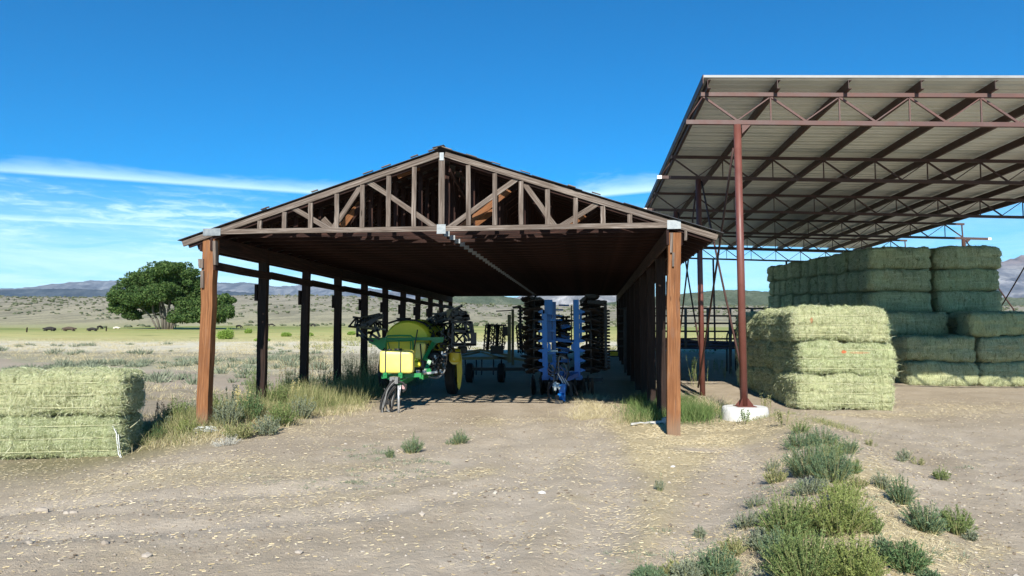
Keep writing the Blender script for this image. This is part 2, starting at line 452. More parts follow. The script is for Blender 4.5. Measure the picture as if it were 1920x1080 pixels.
M['olive'] = mix_mat('faded_olive_paint', (.17, .16, .085), (.28, .26, .14), 3, 0.6, dirt=((.12, .09, .05), .5))
M['disc'] = mix_mat('worn_disc_steel', (.03, .026, .024), (.09, .07, .055), 5, 0.55, 0.5)
M['pipe'] = mix_mat('blue_grey_pipe', (.04, .045, .09), (.10, .11, .17), 3, 0.5, 0.1)
M['cow'] = mix_mat('black_hide', (.010, .009, .008), (.028, .022, .018), 3, 0.8)
M['cow_w'] = mix_mat('cream_hide', (.55, .50, .40), (.68, .62, .52), 3, 0.8)
M['twine'] = mix_mat('twine', (.62, .64, .60), (.75, .76, .72), 20, 0.6)
M['twine_g'] = mix_mat('straw_twine', (.55, .53, .30), (.68, .66, .42), 20, 0.7)
# ================================================================ GROUND
# straw litter patches: photo position of the middle, half width, half height (in photo pixels), weight, colour shift
PATCH = [(470, 880, 260, 30, .8), (150, 905, 220, 22, .5), (60, 880, 90, 18, .5), (330, 830, 90, 22, .8), (560, 800, 90, 14, .6),
  (620, 770, 60, 12, .7), (930, 790, 50, 9, 1.1), (700, 930, 240, 16, .55), (560, 960, 150, 22, .4), (880, 885, 120, 16, .7), (1100, 860, 90, 20, .8),
  (1110, 940, 70, 13, .9), (1190, 765, 60, 18, .9), (1240, 850, 60, 40, .9), (1230, 930, 70, 60, .9), (1180, 1000, 130, 45, .6), (1230, 1060, 120, 40, .7),
  (1330, 810, 110, 26, 2.2), (1290, 840, 70, 25, 1.5), (1240, 800, 60, 20, 1.2), (1190, 800, 80, 20, .8), (1640, 930, 60, 60, 1.6), (1650, 990, 80, 50, 1.5), (1720, 1030, 90, 50, 1.0), (1560, 1060, 100, 40, 1.0), (1620, 880, 60, 30, .7), (1560, 1000, 200, 80, .5),
  (1800, 765, 180, 12, .7), (1640, 780, 150, 9, .6), (1500, 790, 70, 14, .6), (1860, 1030, 70, 30, .8), (400, 1000, 300, 50, .25), (900, 1010, 500, 60, .22), (1750, 850, 200, 50, .22),
  (60, 985, 120, 18, .5), (230, 1040, 160, 20, .4), (1000, 905, 300, 60, .25), (200, 945, 250, 30, .35), (1060, 790, 100, 14, .4), (700, 820, 130, 30, .3), (1330, 1010, 120, 40, .4), (1420, 880, 60, 30, .3)]
PG = []
for (px, py, rx, ry, w) in PATCH:
    c = ground(px, py); n = ground(px, min(py+ry, 1200)); f_ = ground(px, max(py-ry, 640))
    PG.append((c.x, c.y, rx*c.y/FPX, max(0.15, (f_.y-n.y)/2), w, c.x/c.y))
def straw_density(x, y):
    d = np.zeros(np.shape(x))
    for (cx, cy, sx, sy, w, sl) in PG:
        ex = (x-cx-(y-cy)*sl)/sx; ey = (y-cy)/sy
        d = d + w*np.exp(-0.9*(ex*ex+ey*ey))
    return d
def make_ground():
    ys = np.concatenate([[-60, -30, -15, -6, -1, 2.0], 2.0+np.cumsum(0.03*1.0115**np.arange(560))])
    ys = ys[ys < 260]; ys = np.concatenate([ys, np.geomspace(262, 12000, 110)])
    us = np.linspace(-1.55, 1.55, 580)
    wid = np.where(ys > 2, ys+4, 6+(2-ys)*2)
    Y = np.repeat(ys[:, None], len(us), 1); X = us[None]*wid[:, None]
    Z = G(X, Y)
    # foot prints of clods close by
    near = 1-sstep(Y, 24, 34)
    cl = fbm(np.stack([X*22, Y*22], -1), 2, 9); Z = Z+near*0.006*cl
    cl2 = vnoise(np.stack([X*1.3, Y*5], -1), 19); Z = Z+near*0.008*cl2
    n, m = Y.shape; V = np.stack([X, Y, Z], -1).reshape(-1, 3)
    i = np.arange(n-1)[:, None]*m+np.arange(m-1)[None]
    F = np.stack([i, i+1, i+m+1, i+m], -1).reshape(-1, 4)
    o = np_obj('ground', V, F, M['ground'], smooth=True, kind='structure')
    s = np.clip(straw_density(X, Y), 0, 1.6)/1.6
    # green tint below weed rows
    gl = np.exp(-(seg_dist(X, Y, [(-8.2, 13.0), (-7.0, 14.5), (-5.6, 20), (-4.3, 30)])/1.5)**2)
    gl = np.maximum(gl, np.exp(-(seg_dist(X, Y, [(3.6, 16.3), (3.9, 21), (4.4, 27)])/0.9)**2))
    at = o.data.color_attributes.new('mask', 'FLOAT_COLOR', 'POINT')
    lane = np.zeros_like(s)
    for p in LANES: lane = np.maximum(lane, np.exp(-(seg_dist(X, Y, p)/0.42)**2))
    s = s*(1-0.75*lane)
    C = np.stack([s, gl, lane, np.ones_like(s)], -1).reshape(-1).astype(np.float32)
    at.data.foreach_set('color', C)
    return o
def ground_mat():
    m, t, b = base_mat('dry_ground')
    P = t.node('ShaderNodeNewGeometry').outputs['Position']; sp = t.node('ShaderNodeSeparateXYZ'); t.put(sp.inputs[0], P)
    at = t.node('ShaderNodeAttribute', attribute_name='mask'); sc_ = t.node('ShaderNodeSeparateColor'); t.put(sc_.inputs[0], at.outputs['Color'])
    flat = t.scale(P, (1, 1, 0))
    n0 = t.noise(flat, 0.32, 4, 0.6, 0.4); n1 = t.noise(flat, 2.2, 5, 0.65); n2 = t.noise(flat, 14, 5, 0.7); n3 = t.noise(flat, 70, 3, 0.7)
    dirt = t.ramp(n0, [(0.3, (.37, .30, .215)), (0.5, (.44, .365, .27)), (0.7, (.50, .42, .32))])
    dirt = t.mix(t.rng(n1, 0.35, 0.7, 0, 0.45), dirt, (.34, .27, .19))
    dirt = t.mix(t.rng(n2, 0.5, 0.75, 0, 0.45), dirt, (.46, .40, .31))
    dirt = t.mix(t.rng(n3, 0.28, 0.42, 0.55, 0), dirt, (.16, .12, .085))
    lane = sc_.outputs[2]
    dirt = t.mix(t.math('MULTIPLY', lane, t.rng(n1, 0.25, 0.7, .9, .35)), dirt, (.50, .425, .33))
    # gravel specks
    vo = t.node('ShaderNodeTexVoronoi'); t.put(vo.inputs['Vector'], flat); vo.inputs['Scale'].default_value = 26
    gsel = t.node('ShaderNodeSeparateColor'); t.put(gsel.inputs[0], vo.outputs['Color'])
    gm = t.math('MULTIPLY', t.rng(vo.outputs['Distance'], 0.16, 0.24, 1, 0), t.rng(gsel.outputs[0], 0.72, 0.78))
    gm = t.math('MULTIPLY', gm, t.rng(n1, .40, .6, .15, .8)); dirt = t.mix(gm, dirt, t.mix(gsel.outputs[1], (.30, .25, .20), (.50, .43, .35)))
    st = t.noise(t.scale(P, (5.0, 7, 0)), 4.2, 5, 0.75, 1.2)
    st2 = t.noise(t.scale(P, (1.1, .9, 0)), 1.6, 5, 0.75, 1.2)
    stn = t.math('ADD', t.math('MULTIPLY', st, .55), t.math('MULTIPLY', st2, .5))
    sm = t.math('ADD', sc_.outputs[0], t.math('MULTIPLY', t.math('SUBTRACT', stn, 0.55), 1.3))
    sm = t.math('MULTIPLY', t.rng(sm, 0.15, 0.85), 0.8)
    straw = t.ramp(n2, [(0.3, (.36, .28, .15)), (0.5, (.50, .41, .24)), (0.7, (.62, .53, .34))])
    near = t.mix(sm, dirt, straw)
    weed = t.ramp(n2, [(0.3, (.09, .085, .04)), (0.6, (.26, .23, .12)), (0.75, (.42, .36, .2))])
    near = t.mix(t.math('MULTIPLY', sc_.outputs[1], 0.85), near, weed)
    # far land: bands of dry grass, pasture and scrub by distance with a wandering edge
    wander = t.math('MULTIPLY', t.math('SUBTRACT', t.noise(flat, 0.035, 4, 0.6), 0.5), 46)
    w2 = t.math('MULTIPLY', t.math('SUBTRACT', t.noise(flat, 0.25, 3, 0.6), 0.5), 9)
    yy = t.math('ADD', sp.outputs[1], t.math('ADD', t.math('MULTIPLY', wander, t.rng(sp.outputs[1], 40, 120, 0.15, 1)), w2))
    yy = t.math('ADD', yy, t.math('MULTIPLY', sp.outputs[0], 0.06))
    lg = t.math('DIVIDE', t.math('LOGARITHM', t.math('DIVIDE', t.math('MAXIMUM', yy, 20.0), 20.0), 2.718282), math.log(50.0))
    def q(d): return math.log(d/20)/math.log(50)
    far = t.ramp(lg, [(q(21), (.34, .28, .20)), (q(28), (.36, .31, .22)), (q(31), (.42, .38, .27)), (q(36), (.36, .33, .22)), (q(42), (.34, .30, .21)), (q(46), (.60, .54, .40)),
                      (q(64), (.66, .60, .45)), (q(72), (.48, .45, .21)), (q(86), (.50, .46, .19)), (q(108), (.35, .37, .13)), (q(150), (.20, .24, .07)), (q(178), (.34, .34, .16)), (q(215), (.40, .36, .22)), (q(420), (.36, .32, .24)), (q(800), (.30, .265, .22))])
    tf = t.noise(t.scale(P, (0.35, 1.2, 0)), 1.4, 6, 0.75); tf2 = t.noise(t.scale(P, (0.06, 0.02, 0)), 1.0, 6, 0.7)
    far = t.mix(t.rng(tf, 0.48, 0.66, 0, 0.7), far, t.mix(0.65, far, (.09, .10, .045)))
    far = t.mix(t.math('MULTIPLY', t.rng(tf2, 0.42, 0.6, 0, 0.6), t.rng(sp.outputs[1], 180, 260)), far, (.15, .14, .10))
    vs = t.node('ShaderNodeTexVoronoi'); t.put(vs.inputs['Vector'], flat); vs.inputs['Scale'].default_value = 0.8
    far = t.mix(t.math('MULTIPLY', t.math('MULTIPLY', t.rng(vs.outputs['Distance'], 0.18, 0.42, 1, 0), t.rng(sp.outputs[1], 190, 240)), 0.65), far, (.11, .115, .075))
    pn = t.noise(t.scale(P, (.05, .11, 0)), 1.6, 5, 0.65); fieldm = t.math('MULTIPLY', t.rng(sp.outputs[1], 66, 76), t.rng(sp.outputs[1], 200, 170))
    far = t.mix(t.math('MULTIPLY', fieldm, t.rng(pn, .48, .62, 0, .75)), far, (.44, .38, .16))
    far = t.mix(t.math('MULTIPLY', fieldm, t.rng(pn, .42, .34, 0, .7)), far, (.12, .15, .05))
    # dirt track crossing behind the shed
    trk = t.math('ABSOLUTE', t.math('SUBTRACT', t.math('ADD', sp.outputs[1], t.math('ADD', w2, t.math('MULTIPLY', sp.outputs[0], 0.55))), 21.5))
    far = t.mix(t.math('MULTIPLY', t.rng(trk, 1.6, 3.4, 0.85, 0), t.rng(sp.outputs[0], -9, -5, 1, 0)), far, t.mix(0.4, dirt, (.33, .27, .22)))
    leftside = t.rng(sp.outputs[0], -7.5, -5.5, 1, 0)
    fmix = t.math('MAXIMUM', t.rng(t.math('ADD', sp.outputs[1], w2), 40, 50), t.math('MULTIPLY', leftside, t.rng(sp.outputs[1], 15, 20)))
    c = t.mix(fmix, near, far)
    t.put(b.inputs['Base Color'], c); b.inputs['Roughness'].default_value = 0.95; b.inputs['Specular IOR Level'].default_value = 0.1
    h = t.math('ADD', t.math('MULTIPLY', n2, 0.9), t.math('ADD', t.math('MULTIPLY', n3, 0.35), t.math('MULTIPLY', gm, 0.35)))
    h = t.math('ADD', h, t.math('MULTIPLY', sm, 0.3))
    t.put(b.inputs['Normal'], t.bump(h, 0.9, 0.035))
    return m
M['ground'] = ground_mat()
make_ground()

# ================================================================ HILLS
def hill(name, prof, dist, depth, mat, seed, gully=0.08, nx=500, ny=60, zb=-20, rough=1.0):
    """ridge line given by its photo outline, built as terrain at its real distance"""
    xs = np.array([ray(p, q).x/ray(p, q).y for p, q in prof]); zs = np.array([CAMH+ray(p, q).z/ray(p, q).y*dist for p, q in prof])
    u = np.linspace(xs[0], xs[-1], nx); h = np.interp(u, xs, zs)
    k = np.hanning(9); k /= k.sum(); h = np.convolve(np.pad(h, 4, 'edge'), k, 'valid')
    t = np.linspace(-1, 1, ny)
    U, T = np.meshgrid(u, t, indexing='ij'); Hh = np.repeat(h[:, None], ny, 1)
    Y = dist+T*depth; X = U*dist*(1+0.0*T)+0*Y
    sh = np.where(T < 0, np.clip(1+T, 0, 1)**0.85, np.clip(1-T, 0, 1)**0.9)
    nz = fbm(np.stack([X/(depth*0.28), Y/(depth*0.5)], -1), 5, seed); rg = 1-np.abs(fbm(np.stack([X/(depth*0.16), Y/(depth*0.6)], -1), 5, seed+3))*1.4
    amp = (Hh-zb)
    Z = zb+amp*(sh+gully*(nz*0.5+rg*0.5-0.4)*rough*np.clip(1-np.abs(T)*0.8, 0, 1)*np.clip(np.abs(T)*5+0.12, 0, 1))
    Z = Z+amp*0.012*fbm(np.stack([X/(depth*.02), Y/(depth*.05)], -1), 3, seed+8)
    V = np.stack([X, Y, Z], -1).reshape(-1, 3)
    i = np.arange(nx-1)[:, None]*ny+np.arange(ny-1)[None]
    F = np.stack([i, i+ny, i+ny+1, i+1], -1).reshape(-1, 4)
    return np_obj(name, V, F, mat, smooth=True, kind='structure')
def hill_mat(name, c1, c2, c3, s, zlo=None, zhi=None, top=None, spots=None):
    m, t, b = base_mat(name)
    P = t.node('ShaderNodeNewGeometry').outputs['Position']; sp = t.node('ShaderNodeSeparateXYZ'); t.put(sp.inputs[0], P)
    n = t.noise(t.scale(P, (1, .35, 2.2)), s, 8, 0.68, 0.6); c = t.ramp(n, [(0.34, c1), (0.5, c2), (0.64, c3)])
    if spots:
        v = t.node('ShaderNodeTexVoronoi'); t.put(v.inputs['Vector'], t.scale(P, (1, 1, 0))); v.inputs['Scale'].default_value = spots[1]
        c = t.mix(t.rng(v.outputs['Distance'], 0.25, 0.5, spots[2], 0), c, spots[0])
    if top:
        z = t.math('ADD', sp.outputs[2], t.math('MULTIPLY', t.math('SUBTRACT', n, 0.5), (zhi-zlo)*1.3))
        c = t.mix(t.rng(z, zlo, zhi), c, top)
    t.put(b.inputs['Base Color'], c); b.inputs['Roughness'].default_value = 1; b.inputs['Specular IOR Level'].default_value = 0
    t.put(b.inputs['Normal'], t.bump(n, 0.6, 4/s*0.03))
    return m
hm1 = hill_mat('mesa_upper', (.085, .11, .15), (.13, .16, .20), (.23, .25, .28), 0.012)  # blue of the distance haze is mixed into the slope colour
hm2 = hill_mat('mesa_lower', (.045, .07, .10), (.065, .09, .12), (.09, .115, .14), 0.02)  # darker slope, also tinted blue to imitate far air
hm3 = hill_mat('juniper_hill', (.075, .095, .065), (.10, .125, .085), (.15, .165, .115), 0.012, spots=((.045, .065, .04), 0.16, 0.7))
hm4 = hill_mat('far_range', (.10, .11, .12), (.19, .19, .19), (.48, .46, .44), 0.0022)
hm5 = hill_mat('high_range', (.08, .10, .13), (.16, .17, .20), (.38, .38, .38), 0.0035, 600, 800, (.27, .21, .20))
hill('far_mountains', [(880, 575), (940, 560), (985, 551), (1020, 545), (1060, 549), (1100, 545), (1160, 549), (1230, 552), (1300, 560), (1400, 572)], 9000, 1500, hm4, 41, 0.22)
hill('high_mountains', [(1480, 565), (1640, 540), (1760, 522), (1850, 505), (1872, 492), (1884, 489), (1893, 485), (1902, 489), (1912, 484), (1930, 478), (1950, 482), (1980, 474), (2060, 480), (2200, 500), (2400, 540)], 7500, 1900, hm5, 52, 0.42, nx=600, ny=90)
hill('mesa', [(-700, 560), (-300, 549), (0, 541), (60, 537), (110, 530), (150, 527), (200, 524), (260, 523), (330, 527), (410, 529), (470, 530), (520, 534), (560, 532), (610, 536), (640, 535), (700, 541), (760, 547), (830, 552), (900, 560), (980, 575)], 4200, 1100, hm1, 23, 0.22)
hill('foothill', [(-700, 552), (-300, 544), (0, 542), (120, 540), (250, 541), (330, 546), (420, 545), (520, 552), (640, 556), (760, 562), (900, 575)], 2600, 500, hm2, 31, 0.12)
hill('juniper_hill', [(640, 582), (740, 566), (800, 557), (850, 552), (890, 551), (930, 553), (970, 560), (1010, 570), (1060, 576), (1110, 571), (1150, 566), (1200, 559), (1250, 553), (1300, 549), (1340, 544), (1380, 543), (1430, 545), (1500, 553), (1600, 560), (1760, 562), (1880, 556), (1960, 558), (2200, 565)], 1900, 500, hm3, 37, 0.14)

# ================================================================ FAR VEGETATION
def ico(r=1.0):
    ph = (1+5**.5)/2
    v = np.array([(-1, ph, 0), (1, ph, 0), (-1, -ph, 0), (1, -ph, 0), (0, -1, ph), (0, 1, ph), (0, -1, -ph), (0, 1, -ph), (ph, 0, -1), (ph, 0, 1), (-ph, 0, -1), (-ph, 0, 1)])
    v = v/np.linalg.norm(v[0])*r
    f = np.array([(0, 11, 5), (0, 5, 1), (0, 1, 7), (0, 7, 10), (0, 10, 11), (1, 5, 9), (5, 11, 4), (11, 10, 2), (10, 7, 6), (7, 1, 8), (3, 9, 4), (3, 4, 2), (3, 2, 6), (3, 6, 8), (3, 8, 9), (4, 9, 5), (2, 4, 11), (6, 2, 10), (8, 6, 7), (9, 8, 1)])
    return v, f
IV, IF = ico()
def blobs(C, S, rng=RNG):
    n = len(C); V = IV[None]*S[:, None, :]*(1+0.28*rng.normal(size=(n, 12, 1))); V = V+C[:, None, :]
    return V.reshape(-1, 3), (IF[None]+np.arange(n)[:, None, None]*12).reshape(-1, 3)
M['scrub'] = leaf_mat('scrub_leaves', [(.06, .075, .035), (.10, .115, .06), (.15, .16, .10)], trans=0)
M['sage'] = leaf_mat('sage_leaves', [(.13, .16, .10), (.21, .24, .16), (.30, .33, .23)], trans=0.15)
M['weed'] = leaf_mat('weed_leaves', [(.11, .17, .055), (.17, .25, .09), (.25, .33, .13)], trans=0.25)
M['weed_dk'] = leaf_mat('dark_weed_leaves', [(.07, .13, .05), (.11, .19, .075), (.17, .26, .11)], trans=0.25)
M['dry'] = leaf_mat('dry_grass_blades', [(.40, .33, .17), (.56, .48, .28), (.70, .62, .42)], trans=0.2)
M['drygreen'] = leaf_mat('mixed_grass_blades', [(.16, .20, .07), (.28, .29, .12), (.48, .42, .22)], trans=0.25)
M['grass'] = leaf_mat('green_grass_blades', [(.08, .14, .04), (.13, .20, .06), (.24, .29, .11)], trans=0.3)
M['rust'] = leaf_mat('rust_seed_heads', [(.09, .05, .035), (.15, .08, .05), (.22, .13, .08)], trans=0.1)
M['flower'] = leaf_mat('yellow_seed_pods', [(.55, .45, .16), (.68, .58, .26), (.78, .70, .38)], trans=0.2)
M['strawbit'] = leaf_mat('straw_bits', [(.42, .33, .18), (.52, .43, .26), (.62, .54, .37)], trans=0.0)
n = 5200; x = []; 
yy = RNG.uniform(175, 620, n)**1.0; xx = RNG.uniform(-0.85, 0.85, n)*yy
keep = fbm(np.stack([xx/70, yy/70], -1), 3, 77) > -0.15
xx, yy = xx[keep], yy[keep]; ss = RNG.uniform(.14, .5, len(xx))**1.0*(1+yy/600)
C = np.stack([xx, yy, G(xx, yy)+ss*.4], -1); V, F = blobs(C, np.stack([ss*1.3, ss*1.3, ss*.75], -1))
np_obj('scrub', V, F, M['scrub'], kind='stuff')
# dark junipers on the skyline of the bench
jx = [(65, 562), (98, 562), (205, 562), (222, 563), (868, 568), (900, 570), (925, 569), (955, 571), (1270, 580), (1345, 582), (30, 568), (840, 572), (978, 575)]
JL = ['small dark bush on the far rim at left, left one of a close pair', 'small dark bush on the far rim at left, right one of a close pair', 'small dark bush on the far rim just left of the large tree', 'small dark bush on the far rim touching the large tree crown', 'dark bush on the far slope, leftmost through the rear opening of the barn', 'dark bush on the far slope, second from left through the rear opening', 'dark bush on the far slope, seen above the hanging harrow mats', 'dark bush on the far slope, just left of the upright mast', 'dark bush on the far slope seen just right of the right corner post', 'dark bush on the far slope seen between the two steel columns', 'dark bush on the far slope at the left edge of the picture', 'dark bush on the far slope right behind the last left barn post', 'dark bush on the far slope behind the upright chain reel']
for i, (px, py) in enumerate(jx):
    g = ground(px, py+4); k = g.y/FPX
    cs = []; 
    for _ in range(14): cs.append((g.x+random.gauss(0, 2.2)*k*1.0, g.y+random.gauss(0, 2)*k, g.z+random.uniform(0, 4)*k))
    V, F = blobs(np.array(cs), np.full((14, 3), 2.0*k)*RNG.uniform(.6, 1.2, (14, 1)))
    np_obj('juniper_bush', V, F, M['scrub'], off=(g.x, g.y, g.z), label=JL[i], cat='bush', group='dark bushes along the far rim')
# sagebrush clumps across the near pasture
def tuftset(cx, cy, size, per, wl, ww, droop, spread=0.35, up=1.0, rng=RNG):
    n = len(cx); k = per
    bx = np.repeat(cx, k)+rng.normal(size=n*k)*np.repeat(size, k)*spread; by = np.repeat(cy, k)+rng.normal(size=n*k)*np.repeat(size, k)*spread
    base = np.stack([bx, by, G(bx, by)-0.01], -1)
    off = np.stack([(bx-np.repeat(cx, k)), (by-np.repeat(cy, k))], -1)/np.repeat(size, k)[:, None]
    d = np.concatenate([off*0.9+rng.normal(size=(n*k, 2))*0.25, np.full((n*k, 1), up)], 1)
    return blades(base, d, wl*np.repeat(size, k)*rng.uniform(.5, 1.1, n*k), ww*rng.uniform(.7, 1.3, n*k), droop, rng)
def scatter(n, x0, x1, y0, y1, seed, thr, sc_=0.2, persp=True):
    y = RNG.uniform(y0, y1, n); x = RNG.uniform(x0, x1, n)*(y if persp else 1)
    k = fbm(np.stack([x*sc_, y*sc_], -1), 3, seed) > thr
    return x[k], y[k]
x1, y1 = scatter(420, -1.0, -0.26, 25, 60, 61, 0.26, 0.18)
s1 = RNG.uniform(.10, .34, len(x1))
V, F = tuftset(x1, y1, s1, 46, 1.25, 0.035, 0.05, 0.5)
np_obj('sage_clumps', V, F, M['sage'], kind='stuff')
# thin dry grass left of the pole barn and behind it
x1, y1 = scatter(5200, -1.0, -0.24, 17, 75, 62, -0.35, 0.5)
k = np.abs(y1+0.55*x1-21.5) > 2.5; x1, y1 = x1[k], y1[k]
s1 = RNG.uniform(.08, .26, len(x1)); V, F = tuftset(x1, y1, s1, 16, 1.3, 0.010, 0.1, 0.8)
np_obj('dry_grass', V, F, M['dry'], kind='stuff')
x1, y1 = scatter(1500, -0.3, 0.75, 44, 90, 63, -0.3, 0.3); s1 = RNG.uniform(.1, .4, len(x1)); V, F = tuftset(x1, y1, s1, 14, 1.2, 0.03, 0.1, 0.8)
np_obj('pasture_grass', V, F, M['drygreen'], kind='stuff')
# the greener strip of low sage at left
u = RNG.uniform(size=90); x1 = -22+u*11+RNG.normal(size=90)*1.0; y1 = 33+u*5+RNG.normal(size=90)*1.3; s1 = RNG.uniform(.12, .38, 90)
V, F = tuftset(x1, y1, s1, 60, 1.0, 0.03, 0.05, 0.6); np_obj('low_sage_strip', V, F, M['sage'], kind='stuff')

# ---------------------------------------------------------------- leafy clump builder
def leafball(center, rad, n, size, rng=RNG, flat=1.0):
    d = rng.normal(size=(n, 3)); d /= np.linalg.norm(d, axis=1, keepdims=True)
    r = rng.uniform(.55, 1.05, (n, 1))**0.6; p = center+d*r*np.asarray(rad)*(1+0.18*vnoise(d*3+np.asarray(center)*0.37, 5)[:, None])
    t = rng.normal(size=(n, 3)); t /= np.linalg.norm(t, axis=1, keepdims=True); t = t*0.7+d*0.5; t /= np.linalg.norm(t, axis=1, keepdims=True)
    s = np.cross(t, rng.normal(size=(n, 3))); s /= np.linalg.norm(s, axis=1, keepdims=True)
    z = size*rng.uniform(.6, 1.3, (n, 1))
    V = np.stack([p-t*z*.6, p+s*z*.38, p+t*z*.6, p-s*z*.38], 1).reshape(-1, 3)
    return V, np.arange(n*4).reshape(-1, 4)
M['tree'] = leaf_mat('tree_leaves', [(.028, .065, .018), (.07, .135, .034), (.17, .24, .075)], trans=0.35)
M['tree2'] = leaf_mat('tree_leaves_light', [(.05, .10, .02), (.085, .155, .03), (.13, .20, .05)], trans=0.3)
M['bark'] = mix_mat('bark', (.07, .06, .05), (.17, .15, .12), 3, 0.9, 0, 0.5, (1, 1, .2))
TD = 128.0
def tree(name, lobes, base_px, label, seed, trunks, leafsz=0.29, dens=1.3):
    rng = np.random.default_rng(seed); k = TD/FPX
    g = at_depth(base_px[0], base_px[1], TD); g.z = gz(g.x, g.y)
    root = thing(name, g, label, 'tree', 'trees in the pasture at left')
    vs = []; pts = []
    for (px, py, rx, ry) in lobes:
        c = at_depth(px, py, TD+rng.uniform(-1, 1)*2.2); rad = np.array([rx*k, rx*k*.9, ry*k])
        pts.append((c, rad))
        # sub clumps make the outline lumpy
        nsub = int(10+rx*ry/50)
        for _ in range(nsub):
            d = rng.normal(size=3); d /= np.linalg.norm(d)
            if d[2] < -0.6: d[2] *= 0.3
            cc = np.array(c)+d*rad*rng.uniform(.45, .90); rr = rad*rng.uniform(.22, .40)
            vs.append(leafball(cc, rr, int(170*dens*(rr[0]*rr[2])**.5/1.0+60), leafsz, rng))
        vs.append(leafball(np.array(c), rad*.7, int(350*dens), leafsz*1.1, rng))
    V, F, _ = join(vs); light = rng.uniform(size=1)
    np_obj('crown', V, F, M['tree'], parent=root, off=tuple(g))
    b = MB()
    for (px, py, r0) in trunks:
        s = at_depth(base_px[0]+(px-base_px[0])*0.28, base_px[1], TD); s.z = g.z-0.2; e = at_depth(px, py, TD+rng.uniform(-2, 2))
        P = [s.lerp(e, t)+Vector((rng.normal()*.18, rng.normal()*.18, 0))*(t*3 if t < .9 else 2)+Vector((0, 0, 1.2*math.sin(t*math.pi))) for t in np.linspace(0, 1, 7)]
        b.tube(P, [r0*(1-.72*t) for t in np.linspace(0, 1, 7)], 7)
        for q in range(3):
            a = P[3+q]; c2 = a+Vector((rng.normal()*1.6, rng.normal()*1.6, rng.uniform(.8, 2.2))); b.tube([a, a.lerp(c2, .5)+Vector((0, 0, .2)), c2], [r0*.35, r0*.22, r0*.1], 5)
    b.build('trunk', M['bark'], root)
    return root
tree('broadleaf_tree', [(318, 508, 36, 24), (296, 522, 34, 26), (345, 518, 32, 26), (260, 530, 34, 24), (232, 550, 34, 28), (366, 542, 30, 32), (300, 548, 42, 26), (338, 556, 36, 28), (268, 558, 34, 24), (226, 574, 26, 24), (246, 590, 20, 14), (350, 580, 32, 24), (345, 598, 34, 12), (282, 578, 22, 16), (372, 590, 22, 18)],
     (312, 613), 'tall dark green spreading tree with several pale trunks standing in the pasture', 3,
     [(270, 545, .22), (290, 540, .26), (305, 535, .3), (322, 540, .3), (340, 548, .24), (255, 570, .18), (350, 565, .18), (300, 560, .2)])
tree('broadleaf_tree', [(392, 572, 34, 26), (418, 582, 25, 26), (375, 588, 26, 18), (352, 592, 22, 14), (425, 562, 16, 14), (400, 596, 30, 13)],
     (393, 614), 'lower rounded tree with branches down to the grass, behind the corner post', 5, [(385, 585, .25), (400, 580, .28), (412, 588, .2)])

# light green bushes in the pasture
for i, (px, py, w, h, lab, g_) in enumerate([(421, 636, 17, 20, 'bright green round bush in the pasture just right of the corner post', None), (464, 625, 8, 9, 'small bright green bush right of the round one', None),
       (536, 631, 10, 8, 'low green bush seen between the second and third barn posts', None), (583, 630, 6, 6, 'little green bush just right of the third barn post', None), (492, 640, 14, 5, 'flat pale green bush beside the second barn post', None), (659, 628, 9, 7, 'pale green bush left of the fifth barn post', None)]):
    g = ground(px, py); k = g.y/FPX; root_off = tuple(g)
    V, F, _ = join([leafball(np.array((g.x+random.uniform(-.4, .4)*w*k, g.y+random.uniform(-.3, .3)*w*k, g.z+h*k*random.uniform(.25, .6))), np.array((w*k*.62, w*k*.6, h*k*.45)), 420, .12+.03*k) for _ in range(7)])
    np_obj('round_bush', V, F, M['bushbright'] if 'bushbright' in M else M.setdefault('bushbright', leaf_mat('bright_bush_leaves', [(.14, .24, .04), (.22, .34, .06), (.32, .42, .10)], trans=.25)), off=root_off, label=lab, cat='bush')

